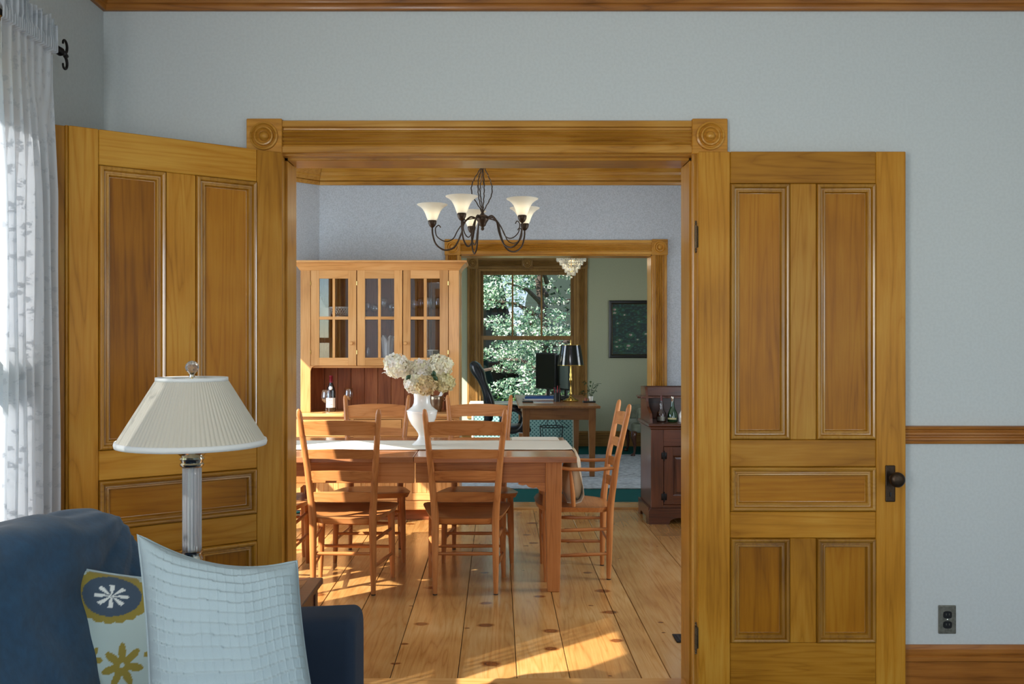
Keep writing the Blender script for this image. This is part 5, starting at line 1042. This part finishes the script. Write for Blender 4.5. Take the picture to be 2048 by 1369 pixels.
ma = N(nt, 'ShaderNodeMath', operation='MULTIPLY_ADD'); ma.inputs[1].default_value = .9; nt.links.new(no.outputs[0], ma.inputs[0]); nt.links.new(vo.outputs['Distance'], ma.inputs[2])   # flower sprigs near cell centres
r = ramp(nt, [(.68, (1, 1, 1, 1)), (.78, (0, 0, 0, 1))]); nt.links.new(ma.outputs[0], r.inputs[0])
sp = N(nt, 'ShaderNodeSeparateXYZ'); nt.links.new(uvn, sp.inputs[0])
ad = N(nt, 'ShaderNodeMapRange'); ad.inputs[1].default_value = 0; ad.inputs[2].default_value = 1; ad.inputs[3].default_value = .86; ad.inputs[4].default_value = .98; nt.links.new(r.outputs[0], ad.inputs[0])
df = N(nt, 'ShaderNodeBsdfDiffuse'); df.inputs[0].default_value = (.72, .75, .79, 1); tl = N(nt, 'ShaderNodeBsdfTranslucent'); tl.inputs[0].default_value = (.72, .75, .79, 1); lc = ramp(nt, [(0, (.66, .69, .73, 1)), (1, (.50, .53, .57, 1))]); nt.links.new(r.outputs[0], lc.inputs[0]); nt.links.new(lc.outputs[0], df.inputs[0]); nt.links.new(lc.outputs[0], tl.inputs[0]); m1_ = N(nt, 'ShaderNodeMixShader'); m1_.inputs[0].default_value = .26
nt.links.new(df.outputs[0], m1_.inputs[1]); nt.links.new(tl.outputs[0], m1_.inputs[2]); tr = N(nt, 'ShaderNodeBsdfTransparent'); m2_ = N(nt, 'ShaderNodeMixShader'); nt.links.new(ad.outputs[0], m2_.inputs[0]); nt.links.new(tr.outputs[0], m2_.inputs[1]); nt.links.new(m1_.outputs[0], m2_.inputs[2]); nt.links.new(m2_.outputs[0], out.inputs[0])
def curtain(label, ya, yb_, ph, seed):
    ns, zs_ = 220, [2.505, 2.49, 2.47, 2.45, 2.434, 2.43, 2.42, 2.41, 2.402, 2.398]+[2.39-.02*k for k in range(10)]+[2.2-.044*k for k in range(49)]
    me = bpy.data.meshes.new('lace_curtain'); vs_ = [tuple(curtain_pt(i/ns, z, ya, yb_, ph)) for z in zs_ for i in range(ns+1)]
    fs = [(j*(ns+1)+i, j*(ns+1)+i+1, (j+1)*(ns+1)+i+1, (j+1)*(ns+1)+i) for j in range(len(zs_)-1) for i in range(ns)]
    me.from_pydata(vs_, [], fs); uv = me.uv_layers.new(name='uv'); uu = [(i/ns*(yb_-ya)*1.7, zs_[j]) for j in range(len(zs_)) for i in range(ns+1)]
    for lp in me.loops: uv.data[lp.index].uv = uu[lp.vertex_index]
    me.materials.append(m); me.shade_smooth(); o = bpy.data.objects.new('lace_curtain', me); COL.objects.link(o)
    return tag(o, label, 'curtain')
curtain('white lace curtain panel with floral sprigs at the finial end of the iron rod', 2.70, 3.035, .4, 1)
curtain('white lace curtain panel at the end of the rod nearest the viewer', 1.80, 2.36, 1.4, 2)
# ---- end table
t = thing('end_table', 'dark stained wooden end table behind the sofa arm holding the lamp', 'end table', (-.87, 2.87, 0)); ex0, ex1, ey0, ey1, EZ = -.28, .275, -.22, .21, .62
b = MB(); b.box(ex0, ex1, ey0, ey1, EZ-.022, EZ, .003); mk('top', b, wood('dark', 'X'), t)
b = MB(); b.box(ex0+.045, ex1-.045, ey0+.045, ey1-.045, EZ, EZ+.0012); mk('inlay', b, wood('desk', 'X'), t)
for x in (ex0+.015, ex1-.055):
    for y in (ey0+.015, ey1-.055): b = MB(); b.box(x, x+.04, y, y+.04, 0, EZ-.022, .002); mk('leg', b, wood('dark', 'Z'), t)
for y in (ey0+.02, ey1-.04): b = MB(); b.box(ex0+.055, ex1-.055, y, y+.02, .44, EZ-.022); mk('apron', b, wood('dark', 'X'), t)
for x in (ex0+.02, ex1-.04): b = MB(); b.box(x, x+.02, ey0+.055, ey1-.055, .44, EZ-.022); mk('apron', b, wood('dark', 'Y'), t)
b = MB(); b.box(ex0+.02, ex1-.02, ey0+.02, ey1-.02, .14, .158, .002); mk('shelf', b, wood('dark', 'X'), t)
# ---- table lamp
lx, ly = -.920, 2.715
t = thing('table_lamp', 'table lamp with an ivory pleated shade on a fluted clear and silver column', 'lamp', (lx, ly, EZ+.0014)); z0 = -(EZ+.0014)
zA = lambda py, y=ly: H-(py-688)/F*y-(EZ+.0014)
s_ = F/ly
b = MB(); b.lathe([(.0005, 0), (.075, 0), (.078, .008), (.07, .02), (.05, .028), (.046, .042), (.03, .05), (.0005, .05)], seg=36, cap=False); mk('base', b, M['silver'], t, .9)
zc = zA(1100); zt_ = zA(935)
b = MB(); b.lathe([(.020, .048), (.030, zc-.04), (.034, zc-.024), (.028, zc-.012), (.033, zc-.002), (.024, zc)], seg=32); mk('lower_collar', b, M['crystal'] if False else M['silver'], t, 1)
fl_ = lambda a, i: 1+.055*math.cos(16*a)
b = MB(); n_ = 12; b.lathe([(.0265, zc+(zt_-zc)*k/n_) for k in range(n_+1)], seg=128, wave=fl_)
mm, nt, bs = newmat('fluted_acrylic'); bs.inputs['Base Color'].default_value = (.72, .74, .78, 1); bs.inputs['Roughness'].default_value = .06; bs.inputs['Transmission Weight'].default_value = .55; bs.inputs['IOR'].default_value = 1.3; mk('fluted_column', b, mm, t, 2)
b = MB(); b.lathe([(.010, zc), (.010, zt_)], seg=12); mk('inner_rod', b, M['silver'], t, 1)
b = MB(); b.lathe([(.027, zt_-.002), (.034, zt_+.004), (.036, zt_+.010), (.031, zt_+.014), (.033, zt_+.020), (.037, zt_+.026), (.030, zt_+.031), (.040, zt_+.040), (.047, zt_+.046), (.046, zt_+.050), (.012, zt_+.052)], seg=40); mk('capital', b, M['silver'], t, 1)
zb_, ztp = zA(884), zA(759); rb, rt_ = 142/s_, 67/s_
b = MB(); P = []; ns = 96*6
for k in range(13):
    u = k/12; z = zb_+(ztp-zb_)*u; r = rb+(rt_-rb)*u; P.append([V((r+.0030*(1-.4*u)*abs(math.sin(48*a)))*math.cos(a), (r+.0030*(1-.4*u)*abs(math.sin(48*a)))*math.sin(a), z) for a in [2*PI*j/ns for j in range(ns)]])
b.grid(P, closed_v=True); sh = mk('shade', b, M['shade'], t, 2)
b = MB(); b.lathe([(rb-.002, zb_-.010), (rb+.004, zb_-.011), (rb+.006, zb_-.002), (rb+.004, zb_+.006), (rb-.002, zb_+.006)], seg=96, cap=False); mk('lower_trim', b, M['shadetrim'], t, 2)
b = MB(); b.lathe([(rt_-.002, ztp-.004), (rt_+.0045, ztp-.006), (rt_+.004, ztp+.006), (rt_-.002, ztp+.005)], seg=96, cap=False); mk('upper_trim', b, M['shadetrim'], t, 2)
b = MB(); b.lathe([(.012, zt_+.05), (.014, zt_+.10), (.010, zt_+.11), (.004, zt_+.12), (.003, ztp+.012)], seg=12); mk('socket', b, M['brass'], t, 1)
for k in range(3):
    a = 2*PI*k/3+.4; b = MB(); b.tube([(0, 0, ztp-.002), (rt_*math.cos(a), rt_*math.sin(a), ztp)], .0015, 5); mk('spider_arm', b, M['brass'], t)
b = MB(); b.lathe([(.0005, ztp+.004), (.010, ztp+.006), (.007, ztp+.014), (.012, ztp+.02), (.0005, ztp+.022)], seg=16, cap=False); mk('finial_base', b, M['silver'], t, 1)
g_ = bmesh.new(); bmesh.ops.create_icosphere(g_, subdivisions=2, radius=.0205); b = MB(); b.add(g_, Matrix.Translation((0, 0, ztp+.036))); mg, nt, bs = newmat('clear_crystal_ball'); bs.inputs['Roughness'].default_value = .02; bs.inputs['Transmission Weight'].default_value = .9; bs.inputs['IOR'].default_value = 1.5; mk('crystal_finial', b, mg, t, .3)['label'] = 'clear crystal ball finial'
# ---- sofa
t = thing('sofa', 'dusty blue velvet sofa with a slate blue arm, back along the curtained window', 'sofa', (-.9, 1.5, 0)); sl = (.9, -1.5, 0)
def cushion(nm, c, half, e, mat, par, n=60, rot=None, wr=.0, wf=5, seed=0, crease=None, taper=None, pw=.6):
    """rounded cushion: superellipsoid with wrinkles"""
    b = MB(); g_ = bmesh.new(); bmesh.ops.create_cube(g_, size=2); bmesh.ops.subdivide_edges(g_, edges=g_.edges[:], cuts=n, use_grid_fill=True)
    for v in g_.verts:
        p = v.co; q = V(p.x, p.y, p.z); k = (abs(q.x)**e+abs(q.y)**e+abs(q.z)**e)**(1/e); q = q/k if k > 0 else q
        m_ = q.copy(); 
        if taper: m_ = taper(m_)
        pos = V(m_.x*half[0], m_.y*half[1], m_.z*half[2]); nrm = V(*(math.copysign(abs(q[i])**(e-1), q[i])/half[i] for i in range(3))).normalized()
        d = 0
        if wr: d += wr*(mnoise.noise(V(pos.x*wf+seed, pos.y*wf*.6, pos.z*wf))+.5*mnoise.noise(V(pos.x*wf*2.3, pos.y*wf*2, pos.z*wf*2.5+seed)))
        if crease: d += crease(pos)
        v.co = pos+nrm*d
    b.add(g_); 
    if rot: b.xf(rot)
    b.xf(Matrix.Translation(c)); return mk(nm, b, mat, par, 2, sl if par == t else None)
def crs(p):   # pleats that fan out from the far top corner of the back cushion
    c0 = V(.10, .66, .25); d = p-c0; a = math.atan2(d.z, -d.y); r = d.length
    return .010*(math.cos(a*15+2.2*mnoise.noise(p*4))**3)*math.exp(-((r-.42)/.36)**2)
lean = Matrix.Rotation(math.radians(-15), 4, 'Y')
cushion('back_cushion', (-.985, 1.69, .71), (.155, .70, .335), 3.6, M['sofa'], t, 70, lean, .020, 5, 3, crs)
cushion('back_cushion', (-.985, .36, .71), (.155, .62, .335), 3.6, M['sofa'], t, 24, lean, .012, 4, 9)
cushion('seat_cushion', (-.73, 1.53, .385), (.37, .77, .085), 5, M['sofa'], t, 24, None, .006, 4, 1); cushion('seat_cushion', (-.73, .15, .385), (.37, .6, .085), 5, M['sofa'], t, 16, None, .006, 4, 2)
b = MB(); b.box(-1.36, -.40, -.45, 2.46, .10, .30, .02, 2); mk('frame', b, M['armfab'], t, 1, sl)
b = MB(); b.box(-1.36, -1.20, -.45, 2.46, .28, .84, .03, 3); mk('back_frame', b, M['sofa'], t, 1, sl)
for y0_, y1_ in ((2.36, 2.56), (-.55, -.35)):
    P = []; ra = .028; xs = [(-1.3+.897*i/20, 0) for i in range(21)]+[(-.403+ra*math.sin(q), ra*(1-math.cos(q))) for q in [PI/2*k/7 for k in range(1, 8)]]
    for x, ins in xs:
        u = (x+1.3)/.925; zt2 = .637+.055*u+.005*math.sin(u*3)-ins
        P.append([V(x, (y0_+y1_)/2+(.098-ins)*sup(a, .42), (.10+zt2)/2+(zt2-.10)/2*supS(a, .16)) for a in [2*PI*k/48 for k in range(48)]])
    b = MB(); g = b.grid(P, closed_v=True); b.bm.faces.new(g[0]); b.bm.faces.new(g[-1][::-1]); mk('arm', b, M['armfab'], t, .9, sl)['label'] = 'slate blue sofa arm'
for x in (-1.3, -.46):
    for y in (-.4, 2.4): b = MB(); b.lathe([(.02, 0), (.028, .1)], (x, y, 0), 12); mk('leg', b, wood('dark', 'Z'), t, 1, sl)
# ---- throw pillows
def pillow(name, label, c, w_, h_, th, mats, rot, n=110, relief=None, paint=None, mat=None, bend=None):
    bend = bend or (lambda u, v: (0, 0))
    vs_, fs, cs = [], [], []
    for sd in (0, 1):
        o0 = len(vs_)
        for j in range(n+1):
            for i in range(n+1):
                u, v = -1+2*i/n, -1+2*j/n; k = (1-abs(u)**2.3)*(1-abs(v)**2.3); thk = th*max(0, k)**.42
                pin = 1-.085*(1-abs(v)**2)*abs(u)**3, 1-.085*(1-abs(u)**2)*abs(v)**3
                x, z = u*w_/2*pin[0], v*h_/2*pin[1]; y = thk*(1 if sd else -1); d = 0
                if relief: d = relief(u, v)*min(1, k*6)
                d += .004*mnoise.noise(V(u*2.5, v*2.5, sd*5))*min(1, k*5)
                q2 = bend(u, v); vs_.append((x+q2[0], y+(d if sd else -d), z+q2[1])); cs.append(paint(u, v) if paint else (1, 1, 1, 1))
        for j in range(n):
            for i in range(n):
                q = (o0+j*(n+1)+i, o0+j*(n+1)+i+1, o0+(j+1)*(n+1)+i+1, o0+(j+1)*(n+1)+i); fs.append(q if sd == 0 else q[::-1])
    root = thing(name, label, 'pillow', c); o = raw('cover', vs_, fs, mat, root, cs if paint else None, True); o.rotation_euler = rot
    bm = bmesh.new(); bm.from_mesh(o.data); bmesh.ops.remove_doubles(bm, verts=bm.verts[:], dist=.0004); bm.to_mesh(o.data); bm.free()
    pts = []
    for q in range(4):
        for i in range(20):
            s_ = -1+2*i/20; u, v = [(s_, -1), (1, s_), (-s_, 1), (-1, -s_)][q]; pin = 1-.085*(1-abs(v)**2)*abs(u)**3, 1-.085*(1-abs(u)**2)*abs(v)**3; q2 = bend(u, v); pts.append((u*w_/2*pin[0]+q2[0], 0, v*h_/2*pin[1]+q2[1]))
    b = MB(); b.tube(pts+[pts[0]], .0035, 6); p_ = mk('piping', b, mats, root, 2); p_.rotation_euler = rot; return root
def tucks(u, v):
    vv = v+.07*math.cos(u*1.9+.3)+.012*math.sin(u*7); a = (vv*11) % 1.0; rdg = max(0, 1-abs(a-.12)/.12) if a < .24 else 0
    gg = ((u+.02*math.sin(v*5))*9.5) % 1.0; r2 = max(0, 1-abs(gg-.08)/.08) if gg < .16 else 0
    return .0062*a**1.5+.0016*r2
pillow('tufted_pillow', 'pale blue-white pintucked throw pillow standing in front on the sofa', (-.532, 1.80, .752), .345, .52, .08, M['pillow'], (math.radians(-24), 0, math.radians(20)), 190, tucks, None, M['pillow'], lambda u, v: (-.018*v-.014*u*(v+1)/2, (-.040*u-.014*(1-u*u))*((v+1)/2)**2))
fl1 = [(-.80, .20, .13, 6), (-.48, .16, .20, 7), (-.10, .30, .20, 7), (.25, .60, .17, 6), (.62, .25, .19, 7), (-.74, -.16, .20, 7), (-.36, -.20, .18, 6), (.10, -.12, .2, 7), (-.55, -.50, .20, 7), (-.86, -.58, .15, 6), (-.18, -.55, .19, 7), (.5, -.45, .19, 7), (-.74, -.86, .18, 7), (-.35, -.88, .15, 6), (.05, -.85, .18, 6), (.8, .7, .16, 7), (.82, -.85, .16, 6), (-.12, .80, .14, 6)]
BASE, GOLD, BLUE = srgb(160, 178, 176), srgb(132, 118, 44), srgb(52, 70, 88)
def suz(u, v):
    c = BASE; dx, dz = (u+.66)/.36, (v-.78)/.24; r, a = math.hypot(dx, dz), math.atan2(dz, dx)
    if r < 1.02+.07*abs(math.cos(a*10)): c = GOLD
    if r < .80: c = BLUE
    if r < .46 and abs(math.cos(a*4)) > .55+r*.6: c = srgb(200, 206, 204)
    if r > 1.15:
        for i, (x, z, rr, npet) in enumerate(fl1):
            ex_, ez = u-x, v-z; q, b_ = math.hypot(ex_, ez), math.atan2(ez, ex_)+i
            if q < rr*(.40+.60*abs(math.cos(b_*npet/2))**1.6): c = GOLD
            if q < rr*.10: c = BASE
            if abs(ex_-.06*math.sin(ez*14)) < .012 and -.26 < ez < -rr*.7: c = GOLD
    return c
pillow('patterned_pillow', 'pale pillow with olive flowers and a blue medallion, tucked behind the pintucked pillow', (-.722, 1.975, .682), .43, .46, .07, M['pillow'], (math.radians(-12), math.radians(8), math.radians(24)), 190, None, suz, M['vc'])
